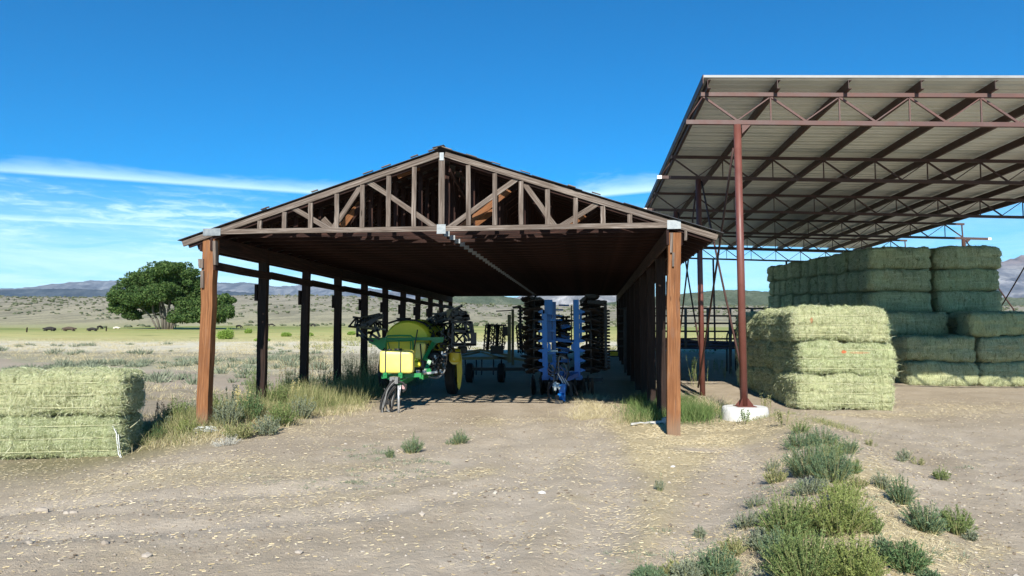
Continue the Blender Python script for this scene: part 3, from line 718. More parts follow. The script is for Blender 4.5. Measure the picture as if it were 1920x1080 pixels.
# ================================================================ CATTLE
def cow(px, py, wpx, face, label, mat, down=False, grp=None):
    g = ground(px, py); L = 2.1; k = wpx*g.y/FPX/L*1.0; k = min(max(k, .55), 1.25)
    leg = 0.12 if down else 0.62
    v = [(-.75, 0, leg+.42), (-.2, 0, leg+.40), (.35, 0, leg+.40), (.72, 0, leg+.45), (.98, 0, leg+(.30 if down else .12)), (1.22, 0, leg-(-.35 if down else .30)), (1.38, 0, leg-(-.30 if down else .42))]
    r = [.30, .36, .34, .30, .19, .16, .10]
    e = [(i, i+1) for i in range(6)]
    def add(p, rr, frm): v.append(p); r.append(rr); e.append((frm, len(v)-1)); return len(v)-1
    for sy in (-.2, .2):
        for bx, frm in ((-.72, 0), (.62, 3)):
            if down: i1 = add((bx+.1, sy*1.8, .16), .12, frm); add((bx+.42, sy*1.7, .08), .07, i1)
            else: i1 = add((bx-.04, sy, leg*.95), .15, frm); i2 = add((bx+(.03 if bx > 0 else -.10), sy, leg*.5), .085, i1); add((bx+.02, sy, .03), .06, i2)
    t1 = add((-1.02, 0, leg+.45), .05, 0); add((-1.06, 0, leg-.02), .045, t1)
    for sy in (-.2, .2): add((1.16, sy, v[5][2]+.08), .04, 5)
    me = bpy.data.meshes.new('cow'); me.from_pydata(v, e, []); o = bpy.data.objects.new('cow', me); COL.objects.link(o)
    md = o.modifiers.new('skin', 'SKIN'); md.use_smooth_shade = True
    for i, rr in enumerate(r): me.skin_vertices[0].data[i].radius = (rr, rr)
    me.skin_vertices[0].data[0].use_root = True
    o.modifiers.new('sub', 'SUBSURF').levels = 1
    dg = bpy.context.evaluated_depsgraph_get(); dg.update(); m2 = bpy.data.meshes.new_from_object(o.evaluated_get(dg)); o.modifiers.clear(); o.data = m2
    m2.materials.clear(); m2.materials.append(mat)
    o.location = g; o.rotation_euler = (0, 0, face); o.scale = (k, k, k)
    return tag(o, label, 'cow', grp or 'cattle in the far pasture')
cow(94, 621, 22, math.pi, 'black cow lying in the pasture, leftmost of the herd', M['cow'], True)
cow(128, 621, 22, .2, 'dark brown cow lying in the pasture, second from the left', mix_mat('brown_hide', (.05, .035, .025), (.09, .06, .04), 3, .8), True)
cow(172, 621, 18, .1, 'black cow lying nearest the large tree, at left of it', M['cow'], True)
cow(187, 618, 9, 1.3, 'small black calf just behind the black cow near the tree', M['cow'], False)
cow(218, 617, 12, 0, 'cream coloured cow lying in front of the large tree', M['cow_w'], True)
cow(448, 616, 11, 0, 'black cow grazing just right of the two trees', M['cow'], False)
cow(509, 613, 6, .4, 'tiny black cow far off, seen between the second and third posts', M['cow'], False)
cow(587, 613, 6, 2.8, 'tiny black cow far off, seen right of the third post', M['cow'], False)
# two pale fence posts by the large tree, a thin dark one further left
for (px, py, h, lab, mt) in ((50, 623, 9, 'thin dark fence post standing in the pasture left of the herd', 'post_dark'), (329, 616, 10, 'pale fence post standing at the foot of the large tree', 'gray'), (199, 621, 8, 'thin fence post standing between the herd and the trees', 'post_dark')):
    g = ground(px, py); k = g.y/FPX; MB().beam(g-Vector((0, 0, .2)), g+Vector((.05, 0, h*k)), .14, .14, seg=2, rough=.01).build('fence_post', M[mt], None, lab, 'post')
# ================================================================ POLE BARN (timber)
B0 = 14.32; SP = 2.68; AL, AR, ARD = -7.88, 1.62, -2.935; ZR = 5.64
EL = (-8.40, 3.88); ER = (2.46, 3.87)
barn = thing('pole_barn', AB(AL, B0, 0), 'open fronted timber pole barn with gabled roof of weathered trusses, no walls, machinery parked inside', 'barn')
def pb(px, py, b=B0): a, z = on_b(px, py, b); return AB(a, b, z)
# posts
for side, A in ((0, AL), (1, AR)):
    for k in range(11):
        b = B0+SP*k+(0.12 if k == 0 else random.uniform(-.05, .05)); p = AB(A+random.uniform(-.02, .02)*(k > 0), b, 0)
        g = gz(p.x, p.y); w = .245 if k == 0 else random.uniform(.20, .225)
        lean = (0.05 if side == 0 else .06) if k == 0 else random.uniform(-.02, .04)
        m = MB(); base = AB(A-lean*.5, b, g-.3)
        if k == 0: base = AB(A-.03, b, g-.3)
        m.beam(base, AB(A+lean*.5, b, 3.92), w, .20 if k == 0 else .15, up=E2, seg=9, rough=.010)
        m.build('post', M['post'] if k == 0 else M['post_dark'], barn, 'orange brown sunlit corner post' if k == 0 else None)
# headers on the post tops, girts lower down, short cleats
for A, s in ((AL, -1), (AR, 1)):
    for k in range(0, 10):
        b = B0+SP*k
        MB().beam(AB(A-s*.10, b+.0, 3.83), AB(A-s*.10, b+SP-.01, 3.83), .05, .30, seg=2, rough=.004).build('header_beam', M['brown'], barn)
        MB().beam(AB(A+s*.16, b+.05, 3.80), AB(A+s*.16, b+SP+.04, 3.80), .045, .25, seg=2, rough=.004).build('header_beam', M['brown'], barn)
        if s < 0: MB().beam(AB(A-s*.175, b+.0, 3.36), AB(A-s*.175, b+SP-.02, 3.34), .05, .17, seg=2, rough=.006).build('girt', M['brown'], barn)
        if k: MB().beam(AB(A+s*.17, b+.02, 2.75), AB(A+s*.17, b+.02, 3.15), .06, .14, up=E2).build('cleat', M['post_dark'], barn)
for (px, y0, y1, w, lab) in ((379, 486, 503, .09, None), (376, 486, 500, .05, None), (381, 508, 540, .06, None), (404, 452, 497, .06, None), (1259, 437, 474, .05, None), (1262, 474, 500, .04, None), (1285, 433, 451, .05, None)):
    p0, p1 = pb(px, y0, B0+.02), pb(px, y1, B0+.02); MB().beam(p0, p1, w, .10, up=E2, seg=2, rough=.003).build('cleat', M['gray'], barn)
# --- trusses: the front one member by member, the others one mesh each
def lineL(a): return EL[1]+(ZR-EL[1])*(a-EL[0])/(ARD-EL[0])
def lineR(a): return ER[1]+(ZR-ER[1])*(ER[0]-a)/(ER[0]-ARD)
ZC = 4.065
vl = [487, 533, 582, 631, 679, 728, 776]; vr = [878, 928, 977, 1027, 1079, 1131, 1181]
dg = [((546, 388), (620, 431)), ((621, 431), (675, 350)), ((687, 338), (822, 430)), ((838, 429), (969, 334)), ((982, 342), (1043, 427)), ((1046, 427), (1120, 381))]
def topz(a): return (lineL(a) if a < ARD else lineR(a))
def truss_members(b, jit=0.0):
    out = []
    j = lambda: random.uniform(-jit, jit)
    out.append(('top_chord', AB(EL[0], b, EL[1]-.055), AB(ARD-.06, b, ZR-.075), .045, .11))
    out.append(('top_chord', AB(ARD+.06, b, ZR-.075), AB(ER[0], b, ER[1]-.055), .045, .11))
    out.append(('bottom_chord', AB(-7.78, b, ZC), AB(ARD, b, ZC-.005), .045, .10))
    out.append(('bottom_chord', AB(ARD+.004, b, ZC-.005), AB(1.58, b, ZC), .045, .10))
    out.append(('king_post', AB(ARD, b, ZC+.055), AB(ARD, b, ZR-.16), .12, .045))
    for px in vl+vr:
        a, _ = on_b(px, 432, B0); out.append(('web_post', AB(a, b, ZC+.05), AB(a+j(), b, topz(a)-.13), .09, .045))
    for q, r in dg:
        (a0, z0), (a1, z1) = on_b(*q, B0), on_b(*r, B0); out.append(('web_brace', AB(a0, b+.048, z0), AB(a1, b+.048, z1), .045, .10))
    return out
ft = bpy.data.objects.new('roof_truss', None); COL.objects.link(ft); ft.parent = barn; ft.location = (0, 0, 0)
for nm, p0, p1, w, h in truss_members(B0):
    up = E2.cross(p1-p0).normalized() if nm in ('top_chord', 'bottom_chord', 'web_brace') else E2
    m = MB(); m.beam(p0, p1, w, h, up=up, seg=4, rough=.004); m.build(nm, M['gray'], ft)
# a doubled top chord and bottom chord: the second ply shows below the first
for (p0, p1) in ((AB(EL[0]+.1, B0+.05, EL[1]-.085), AB(ARD-.05, B0+.05, ZR-.11)), (AB(ARD+.05, B0+.05, ZR-.11), AB(ER[0]-.1, B0+.05, ER[1]-.085))):
    MB().beam(p0, p1, .045, .11, up=E2.cross(p1-p0).normalized(), seg=3, rough=.003).build('top_chord', M['brown'], ft)
def plate(c, sx, sz, parent, ribs=True, b=None):
    m = MB(); m.box(c, sx, .008, sz)
    if ribs:
        k = int(sx/.022)
        for i in range(k): m.box(Vector(c)+E1*(-sx/2+(i+.5)*sx/k)-E2*.006, sx/k*.45, .006, sz*.96)
    return m.build('connector_plate', M['plate'], parent)
plate(AB(AL+.12, B0-.03, 4.06), .38, .15, ft); plate(AB(AR+.02, B0-.03, 4.07), .26, .17, ft)
plate(AB(ARD, B0-.03, 4.05), .18, .19, ft); plate(AB(ARD, B0-.032, ZR-.12), .085, .16, ft, False)
for q in ((818, 427), (842, 427)): pass
# repeat trusses
tm = MB()
for nm, p0, p1, w, h in truss_members(0.0, .01):
    up = E2.cross(p1-p0).normalized() if nm in ('top_chord', 'bottom_chord', 'web_brace') else E2
    tm.beam(p0, p1, w, h, up=up)
tm.cur = 1
tm.box(AB(ARD, -.03, 4.045), .12, .006, .12); 
me0 = None
for k in range(1, 45):
    b = B0+.609*k
    if me0 is None:
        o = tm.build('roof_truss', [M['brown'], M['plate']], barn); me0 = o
        # vertices were stored relative to the barn; shift the object along b
    else:
        o = me0.copy(); COL.objects.link(o); o.parent = barn
    o.location = tuple(E2*b + E1*random.uniform(-.01, .01))
# slats under the roofing, running along the barn
LEN = 45*.609
for side in (0, 1):
    e, n = (EL, 19) if side == 0 else (ER, 18)
    for i in range(n):
        t = (i+.25)/n; a = e[0]+(ARD-e[0])*t; z = e[1]+(ZR-e[1])*t+.022
        sl = Vector((e[0], 0, e[1])); dirv = (AB(ARD, 0, ZR)-AB(e[0], 0, e[1])).normalized(); up = dirv.cross(E2); up = up if up.z > 0 else -up
        b = B0+.075+random.uniform(0, .02)
        m = MB()
        while b < B0+LEN-.3:
            L = min(random.choice([3.04, 3.65, 4.26]), B0+LEN-b); m.beam(AB(a, b, z)+up*.01, AB(a, b+L-.012, z)+up*.01, .13, .030, up=up); b += L
        m.build('roof_slat', M['slat'], barn)
# dark roofing sheets with ragged edges; a slot stays open beside the ridge
rng2 = random.Random(5)
for side in (0, 1):
    e = EL if side == 0 else ER
    dirv = (AB(ARD, 0, ZR)-AB(e[0], 0, e[1])); sl = dirv.length; dirv.normalize(); up = dirv.cross(E2); up = up if up.z > 0 else -up
    b = B0-.05; k = 0
    while b < B0+LEN-.1:
        wdt = .93
        m = MB(); rows = 6
        for r in range(rows):
            s0 = -.10+sl*r/rows; s1 = sl*(r+1)/rows-(0.045 if (r == rows-1 and side == 1) else 0.0)
            jag = rng2.uniform(-.05, .05) if k == 0 else 0
            c0 = AB(e[0], b+jag, e[1])+dirv*s0+up*(.052+.008*(r % 2)); c1 = AB(e[0], b+jag, e[1])+dirv*s1+up*(.052+.008*(r % 2))
            m.beam(c0+E2*wdt/2, c1+E2*wdt/2, wdt-.01+(.0 if k else -.02), .012, up=up)
        m.build('roofing_sheet', M['felt'], barn); b += wdt; k += 1
MB().beam(AB(ARD-.06, B0-.1, ZR+.075), AB(ARD-.06, B0+LEN, ZR+.075), .24, .014, up=E3+E1*-.2).build('ridge_cap', M['felt'], barn)
for (px, py, w) in ((497, 399, .18), (590, 366, .14), (690, 330, .22), (724, 313, .20), (777, 294, .16), (884, 300, .22), (930, 312, .18), (985, 328, .2), (1072, 357, .16), (1118, 369, .18), (812, 283, .2), (838, 280, .22)):
    a, _ = on_b(px, py, B0-.05); z = topz(a); d = (AB(ARD, 0, ZR)-AB(EL[0], 0, EL[1])).normalized() if a < ARD else (AB(ER[0], 0, ER[1])-AB(ARD, 0, ZR)).normalized()
    MB().beam(AB(a, B0-.055, z+.075)-d*w/2, AB(a, B0-.055, z+.075)+d*w/2, .06, .016, up=E3).build('lath_offcut', M['gray'], barn)
# loose long braces between trusses seen through the front gable, catching the sun
for (q0, q1, b0_, b1_, mt) in (((745, 330), (826, 298), B0+.3, B0+.9, 'post'), ((640, 425), (675, 381), B0+.45, B0+.75, 'post'), ((868, 425), (955, 356), B0+.25, B0+.55, 'post'), ((880, 428), (930, 392), B0+.6, B0+1.0, 'post'), ((1060, 427), (1096, 402), B0+.3, B0+.6, 'post'), ((605, 410), (622, 428), B0+.3, B0+.4, 'gray')):
    a0, z0 = on_b(*q0, b0_); a1, z1 = on_b(*q1, b1_); p0, p1 = AB(a0, b0_, z0), AB(a1, b1_, z1)
    MB().beam(p0, p1, .045, .12, up=E3, seg=2, rough=.003).build('diagonal_brace', M[mt], barn)
for (a, b1) in ((ARD+.12, B0+2.6), (ARD+.35, B0+3.2)):
    MB().beam(AB(a, B0+.2, ZR-.35), AB(a+.5, b1, ZC+.15), .045, .09).build('diagonal_brace', M['brown'], barn)

# ================================================================ HAY SHED (steel)
S0 = 17.2; SS = 6.15; KSL = 0.039
shed = thing('hay_shed', AB(3.45, S0, 0), 'tall open steel hay shed with red brown trusses, pipe columns and a corrugated sheet roof', 'shed')
def zb(a): return 6.90-KSL*(a-2.3)
def zt(a): return 7.56-KSL*(a-2.3)
def zr(a): return 7.85-KSL*(a-2.3)
AE = 18.3; AC = [3.45, 17.25]
nodes = [3.45+1.53*k for k in range(-0, 10)]
for n in range(6):
    b = S0+SS*n; tr = bpy.data.objects.new('roof_truss', None); COL.objects.link(tr); tr.parent = shed
    mt = M['oxide_tr'] if n < 1 else M['oxide_dk']  # trusses behind the front one take the shade-darkened colour
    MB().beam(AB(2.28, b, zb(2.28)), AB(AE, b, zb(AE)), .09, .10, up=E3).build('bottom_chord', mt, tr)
    MB().beam(AB(2.62, b, zt(2.62)), AB(17.3, b, zt(17.3)), .09, .09, up=E3).build('top_chord', mt, tr)
    tops = [2.68]+[nn+.76 for nn in nodes[:-1]]+[17.2]
    for i, nn in enumerate(nodes):
        for tp in (tops[i], tops[i+1] if i+1 < len(tops) else None):
            if tp is None: continue
            MB().beam(AB(nn, b, zb(nn)+.05), AB(tp, b, zt(tp)-.045), .045 if tp < nn else .026, .05 if tp < nn else .026, up=E2).build('web_bar', mt, tr)
        if i: MB().beam(AB(tops[i], b, zb(tops[i])+.05), AB(tops[i], b, zt(tops[i])-.045), .03, .03, up=E2).build('web_bar', mt, tr)
    MB().tube([AB(2.30, b, zb(2.3)+.05), AB(2.68, b, zt(2.68)-.04)], .012, 6).build('web_bar', mt, tr)
    if n: MB().box(AB(2.24, b-.01, zb(2.3)), .14, .10, .105).build('chord_end', M['sheet'], tr)
    MB().box(AB(AE+.07, b-.01, zb(AE)), .14, .10, .105).build('chord_end', M['sheet'], tr)
    cols = AC if n < 5 else [3.45, 7.95, 12.5, 17.25]
    for a in cols:
        p = AB(a, b, 0); g = gz(p.x, p.y)
        cm = MB(); zf = g+.30 if (n == 0 and a < 4) else g-.2
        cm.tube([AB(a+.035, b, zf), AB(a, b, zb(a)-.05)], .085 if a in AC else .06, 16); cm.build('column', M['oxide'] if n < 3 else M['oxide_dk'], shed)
        if a in AC: MB().prism([AB(a+.1, b-.03, zb(a)-.05), AB(a+.32, b-.03, zb(a)-.05), AB(a+.1, b-.03, zb(a)-.27)], E2*.01).build('gusset', mt, tr)
foot_c = AB(3.50, S0, 0); fm = MB(); fz = gz(foot_c.x, foot_c.y)
r_, zz = [.50, .515, .52, .51, .495, .46], [-.25, .0, .1, .22, .285, .30]
N = 28
for r, z in zip(r_, zz):
    for k in range(N):
        a = 2*math.pi*k/N; rr = r*(1+.02*math.sin(3*a+1)+random.uniform(-.012, .012)); fm.v.append(Vector((foot_c.x+math.cos(a)*rr, foot_c.y+math.sin(a)*rr, z+fz)))
for i in range(len(r_)-1):
    for k in range(N): fm.face((i*N+k, i*N+(k+1) % N, (i+1)*N+(k+1) % N, (i+1)*N+k), None, True)
fm.face([5*N+k for k in range(N)])
fm.build('footing', M['white'], shed, 'white painted round concrete footing')
for k in range(4):
    a = math.pi/4+k*math.pi/2; d = Vector((math.cos(a), math.sin(a), 0)); c = foot_c+Vector((-.0, 0, fz+.30))
    MB().prism([c+d*.06, c+d*.25, c+d*.22+E3*.03, c+d*.08+E3*.20], d.cross(E3)*.012).build('gusset', M['oxide'], shed)
MB().box(foot_c+E3*(fz+.308), .42, .42, .015, Vector((1, 0, 0)), Vector((0, 1, 0))).build('base_plate', M['oxide'], shed)
# purlins run the length of the shed
BF = S0-.36; BE = S0+SS*5+.35
for i in range(10):
    a = 2.74+i*1.55; z = zr(a)-.045
    m = MB(); m.beam(AB(a, BF+.02, z-.10), AB(a, BE-.02, z-.10), .012, .19, up=E3)
    m.beam(AB(a+.035, BF+.02, z-.008), AB(a+.035, BE-.02, z-.008), .07, .012, up=E3); m.beam(AB(a+.035, BF+.02, z-.197), AB(a+.035, BE-.02, z-.197), .07, .012, up=E3)
    m.build('purlin', M['oxide_dk'], shed)
# corrugated sheets: ribs run across the slope
nsh = 36; wd = (BE-BF)/nsh
prof = [(0, 0), (.08, 0), (.11, .042), (.17, .042), (.20, 0), (.42, 0), (.45, .042), (.51, .042), (.54, 0), (.76, 0), (.79, .042), (.85, .042), (.88, 0)]
a0, a1 = 2.66, 16.95
for i in range(nsh):
    m = MB(); b = BF+i*wd; pr = [(q*wd/.88, h) for q, h in prof]
    for (q, h) in pr:
        for (a, dz) in ((a0, 0), (a1, 0), (a1, .004), (a0, .004)):
            m.v.append(AB(a, b+q, zr(a)+h+dz))
    for j in range(len(pr)-1):
        o = j*4; m.face((o, o+1, o+5, o+4)); m.face((o+3, o+7, o+6, o+2)); m.face((o, o+4, o+7, o+3)); m.face((o+1, o+2, o+6, o+5))
    m.build('roof_sheet', M['sheet'], shed)
MB().beam(AB(a0-.02, BF-.02, zr(a0)+.015), AB(a1+.02, BF-.02, zr(a1)+.015), .02, .055, up=E3).build('fascia', M['trim'], shed)
MB().beam(AB(a0-.03, BF-.03, zr(a0)-.05), AB(a0-.03, BE, zr(a0)-.05), .02, .20, up=E3).build('eave_trim', M['oxide_dk'], shed)
# crossed rods between columns along both sides
def rod(a, b0_, z0, b1_, z1, r=.028, mt='oxide_dk'):
    P = [AB(a, b0_+(b1_-b0_)*t, z0+(z1-z0)*t-.10*math.sin(t*math.pi)) for t in np.linspace(0, 1, 9)]; MB().tube(P, r, 6).build('brace_rod', M[mt], shed)
for a in AC:
    for n in (0, 1, 2, 4):
        g0, g1 = gz(*AB(a, S0+SS*n, 0).xy), gz(*AB(a, S0+SS*(n+1), 0).xy)
        rod(a-.1, S0+SS*n, zb(a)-.6, S0+SS*(n+1), g1+.25); rod(a+.1, S0+SS*(n+1), zb(a)-.1, S0+SS*n, g0+.6)

# ================================================================ PIPE FENCE, PIPES AND HOOPS BEHIND
fb = 31.6
def fp(px, py): a, z = on_b(px, py, fb); return AB(a, fb, z)
fence = thing('pipe_fence', fp(1210, 650), 'dark steel pipe panel fence with six rails behind the hay shed columns', 'fence')
for y in (578, 592, 606, 621, 635, 649):
    MB().tube([fp(1160, y), fp(1520, y+.5)], .038, 6).build('rail', M['steel_dk'], fence)
for px in (1172, 1244, 1285.5, 1327, 1368.5, 1410, 1452, 1494):
    p = fp(px, 577); q = fp(px, 650); g = gz(p.x, p.y); low = g-.2 if px in (1172, 1368.5, 1494) else q.z-.03
    MB().beam(Vector((q.x, q.y, low)), p, .11, .08, up=E2).build('post', M['steel_dk'], fence)
for i, (y, yr) in enumerate(((634, 641), (638, 643), (642, 646), (646, 649), (650, 650))):
    b = fb+.55+.16*(i % 2); a0_, z0_ = on_b(1218, y+0, b); a1_, z1_ = on_b(1400, yr+2, b)
    MB().tube([AB(a0_, b, z0_), AB((a0_+a1_)/2, b, (z0_+z1_)/2-.04), AB(a1_, b, z1_)], .055, 8).build('long_pipe', M['pipe'], None, ['top pipe of the sagging blue grey bundle behind the dark fence', 'second pipe down in the sagging blue grey bundle behind the dark fence', 'middle pipe of the sagging blue grey bundle behind the dark fence', 'second lowest pipe in the sagging bundle behind the dark fence', 'lowest pipe in the sagging bundle behind the dark fence'][i], 'pipe', 'pipes bundled behind the pipe fence')
for i, (px, y0, w) in enumerate(((1372, 620, 9), (1381, 618, 10), (1391, 617, 11), (1403, 618, 10))):
    b = fb+.9+.1*i; a, z = on_b(px, y0, b); k = AB(a, b, 0).y/FPX; P = []
    g = gz(*AB(a, b, 0).xy)
    for t in np.linspace(0, math.pi, 13): P.append(AB(a-math.cos(t)*w*k, b+.05*t, z-.30+math.sin(t)*.30))
    P = [AB(a-w*k*1.15, b, g)]+P+[AB(a+w*k*1.15, b, g)]
    MB().tube(P, .035, 7).build('bent_hoop', M['steel_dk'], None, ['leftmost bent dark hoop behind the pipe fence left of the front steel column', 'bent dark hoop behind the fence, second from left, overlapping the steel column', 'bent dark hoop behind the fence, third from left, just right of the column', 'rightmost bent dark hoop behind the fence, touching the lit hay stack'][i], 'hoop', 'steel hoops behind the fence')
# ================================================================ HAY BALES
def hay_mat(name, mark=None, dull=0.0, zs=1.0):
    m, t, b = base_mat(name)
    oc = t.node('ShaderNodeTexCoord').outputs['Object']; sp = t.node('ShaderNodeSeparateXYZ'); t.put(sp.inputs[0], oc)
    rnd = t.node('ShaderNodeObjectInfo').outputs['Random']; off = t.vmath('ADD', oc, None)
    cb = t.node('ShaderNodeCombineXYZ'); t.put(cb.inputs[0], t.math('MULTIPLY', rnd, 37.0)); t.put(cb.inputs[1], t.math('MULTIPLY', rnd, 11.0)); t.put(cb.inputs[2], t.math('MULTIPLY', rnd, 23.0))
    v = t.vmath('ADD', oc, cb.outputs[0])
    fibre = t.noise(t.scale(v, (15, 15, 11)), 1.7, 6, 0.8, 1.6)
    flake = t.noise(t.scale(v, (9, 2.0, 1.6)), 1.0, 4, 0.7, 0.5)
    big = t.noise(v, 1.3, 4, 0.6); band = t.noise(t.scale(v, (.5, .5, 7)), 1.6, 3, 0.6, .3)
    c = t.ramp(fibre, [(0.28, (.07, .09, .035)), (0.40, (.34, .38, .18)), (0.53, (.60, .63, .36)), (0.66, (.86, .86, .62))])
    c = t.mix(t.rng(flake, 0.38, 0.6, .55, 0), c, t.mix(0.5, c, (.15, .20, .07)))
    c = t.mix(t.rng(big, 0.4, 0.65, 0, .6), c, (.64, .68, .35)); c = t.mix(t.rng(band, 0.52, 0.66, 0, .55), c, (.76, .78, .44))
    c = t.mix(t.rng(big, .30, .42, .4, 0), c, (.58, .55, .30))
    spk = t.noise(t.scale(v, (26, 26, 15)), 2.0, 3, 0.6); c = t.mix(t.rng(spk, 0.42, 0.30, 0, .75), c, (.13, .15, .055))
    c = t.mix(t.math('MULTIPLY', t.rng(t.noise(t.scale(v, (11, 3, 7)), 1.0, 2, .5), .36, .27), .7), c, (.12, .14, .05))
    seam = t.noise(t.scale(v, (7, .6, .9)), 1.3, 2, .5); c = t.mix(t.rng(t.math('ABSOLUTE', t.math('SUBTRACT', seam, .5)), 0.0, .022, .6, 0), c, (.16, .18, .07))
    c = t.mix(1.0, c, t.mix(rnd, (.90, .94, .9), (1.05, 1.0, 1.02)), 'MULTIPLY')
    if mark:
        for (mx, mz, rx, rz, s_) in mark:
            dx = t.math('DIVIDE', t.math('SUBTRACT', sp.outputs[0], mx), rx); dz = t.math('DIVIDE', t.math('SUBTRACT', sp.outputs[2], mz), rz)
            d = t.math('ADD', t.math('MULTIPLY', dx, dx), t.math('MULTIPLY', dz, dz)); d = t.math('ADD', d, t.math('MULTIPLY', t.math('SUBTRACT', fibre, .5), 1.6))
            k = t.math('MULTIPLY', t.rng(d, 0.3, 1.1, s_, 0), t.rng(sp.outputs[1], -.4, -.5)); c = t.mix(k, c, (.75, .14, .05))
    t.put(b.inputs['Base Color'], c); b.inputs['Roughness'].default_value = .95; b.inputs['Specular IOR Level'].default_value = .1
    h = t.math('ADD', t.math('MULTIPLY', fibre, .8), t.math('MULTIPLY', flake, .7)); t.put(b.inputs['Normal'], t.bump(h, 1.0, .09))
    return m
M['hay'] = hay_mat('hay'); M['haymark'] = hay_mat('hay_with_red_mark', [(-.10, .62, .085, .05, .9), (.30, .60, .30, .035, .35)]); M['haymark2'] = hay_mat('hay_with_faint_mark', [(-.72, .56, .04, .09, .5)])
M['strand'] = leaf_mat('hay_strands', [(.16, .21, .08), (.44, .50, .24), (.70, .73, .43), (.87, .87, .62)], trans=.15)
BL, BW, BH = 2.40, 1.20, .88
def bale_mesh(seed, step, nstr, mats, sag=.03, rad=.20, rough=1.0):
    rng = np.random.default_rng(seed); h = np.array([BL/2, BW/2, BH/2])
    Vs = []; Fs = []; o = 0
    for fix in range(3):
        for s in (-1, 1):
            a, b = [(1, 2), (2, 0), (0, 1)][fix]
            na, nb = int(2*h[a]/step)+1, int(2*h[b]/step)+1
            A, B = np.meshgrid(np.linspace(-h[a], h[a], na), np.linspace(-h[b], h[b], nb), indexing='ij')
            P = np.zeros((na, nb, 3)); P[..., a] = A; P[..., b] = B; P[..., fix] = s*h[fix]
            core = np.clip(P, -(h-rad), h-rad); d = P-core; L = np.linalg.norm(d, axis=-1, keepdims=True); Nn = d/np.maximum(L, 1e-9); Q = core+Nn*rad
            # bulge between the strings, crease at the strings, puffed flakes
            zc = Q[..., 2]
            q = Q.copy()
            if True:
                cre = sum(np.exp(-((zc-z0)/.028)**2) for z0 in (-.25, 0.0, .25)); amp = -.035*cre*(np.abs(Nn[..., 1])+np.abs(Nn[..., 0]))
                bul = .035*np.cos(np.clip(zc/h[2], -1, 1)*1.5)*np.abs(Nn[..., 1])
                fl = .032*vnoise(np.stack([Q[..., 0]*8, Q[..., 1]*1.2, Q[..., 2]*1.5], -1)+seed*9, seed)
                big = .07*fbm(Q*1.9+seed*5, 2, seed+1); fi = .026*vnoise(Q*18, seed+2)+.016*vnoise(Q*45, seed+3)
                topd = .02*np.cos(Q[..., 0]/h[0]*1.5)*np.clip(Nn[..., 2], 0, 1)
                q = Q+Nn*(amp+bul+rough*(fl+big+fi)+topd)[..., None]
            Vs.append(q.reshape(-1, 3)); i = np.arange(na-1)[:, None]*nb+np.arange(nb-1)[None]
            f = np.stack([i, i+nb, i+nb+1, i+1], -1).reshape(-1, 4)
            if s < 0: f = f[:, ::-1]
            Fs.append(f+o); o += na*nb
    V = np.concatenate(Vs); F = np.concatenate(Fs); mi = np.zeros(len(F), int)
    if nstr:
        idx = rng.integers(0, len(V), nstr); p = V[idx]; core = np.clip(p, -(h-rad), h-rad); nn = p-core; nn /= np.maximum(np.linalg.norm(nn, axis=1, keepdims=True), 1e-6)
        keep = nn[:, 2] > -.75; p, nn = p[keep], nn[keep]
        t = rng.normal(size=p.shape); t -= nn*np.sum(t*nn, 1, keepdims=True); t /= np.linalg.norm(t, axis=1, keepdims=True)
        d = nn*rng.uniform(.12, .8, (len(p), 1))+t*.8; L = rng.uniform(.025, .11, len(p))*np.where(rng.random(len(p)) > .95, 2.0, 1)
        v2, f2 = blades(p-nn*.01, d, L, rng.uniform(.003, .0075, len(p)), .15, rng)
        F = np.concatenate([F, f2+len(V)]); mi = np.concatenate([mi, np.ones(len(f2), int)]); V = np.concatenate([V, v2])
    V[:, 2] += BH/2
    ob = np_obj('hay_bale', V, F, mats, mi=mi, smooth=False, off=(0, 0, 0)); me = ob.data
    sm = np.zeros(len(F), bool); sm[mi == 0] = True; me.polygons.foreach_set('use_smooth', sm)
    bpy.data.objects.remove(ob); return me
near_me = [bale_mesh(s, .03, 20000, [M['hay'], M['strand']]) for s in (1, 2, 3)]
far_me = [bale_mesh(s, .07, 3500, [M['hay'], M['strand']], rough=.95) for s in (4, 5, 6, 8)]
def twine_me():
    m = MB()
    for z0 in (-.25, 0.0, .25):
        P = []
        hx, hy, r = BL/2+.006, BW/2+.024, .16
        for (sx, sy, a0) in ((1, -1, -90), (1, 1, 0), (-1, 1, 90), (-1, -1, 180)):
            for t in range(0, 91, 18):
                a = math.radians(a0+t); P.append(Vector((sx*(hx-r)+math.cos(a)*r, sy*(hy-r)+math.sin(a)*r, z0+BH/2+random.uniform(-.004, .004))))
        m.tube(P+[P[0]], .005, 4, caps=False)
    me = bpy.data.meshes.new('twine'); me.from_pydata([tuple(v) for v in m.v], [], m.f); me.materials.append(M['twine_g']); return me
TW = twine_me()
def bale(c, z, label, meshes, rz=0.0, group=None, twine=False, sc_=(1, 1, 1), mark=None, jit=.02):
    me = random.choice(meshes)
    if mark: me = me.copy(); me.materials[0] = M[mark]
    o = bpy.data.objects.new('hay_bale', me); COL.objects.link(o)
    flip = 0 if mark or twine else random.choice([0, math.pi])
    o.location = (c.x+random.uniform(-jit, jit), c.y+random.uniform(-jit, jit), z); o.rotation_euler = (random.uniform(-.008, .008), random.uniform(-.008, .008), rz+flip+random.uniform(-.015, .015)); o.scale = sc_
    tag(o, label, 'hay bale', group)
    if twine:
        w = bpy.data.objects.new('twine', TW); COL.objects.link(w); w.parent = o
    return o
OR = {1: 'first', 2: 'second', 3: 'third', 4: 'fourth', 5: 'fifth', 6: 'sixth', 7: 'seventh', 8: 'eighth', 9: 'ninth', 10: 'tenth', 11: 'eleventh', 12: 'twelfth', 13: 'thirteenth', 14: 'fourteenth'}
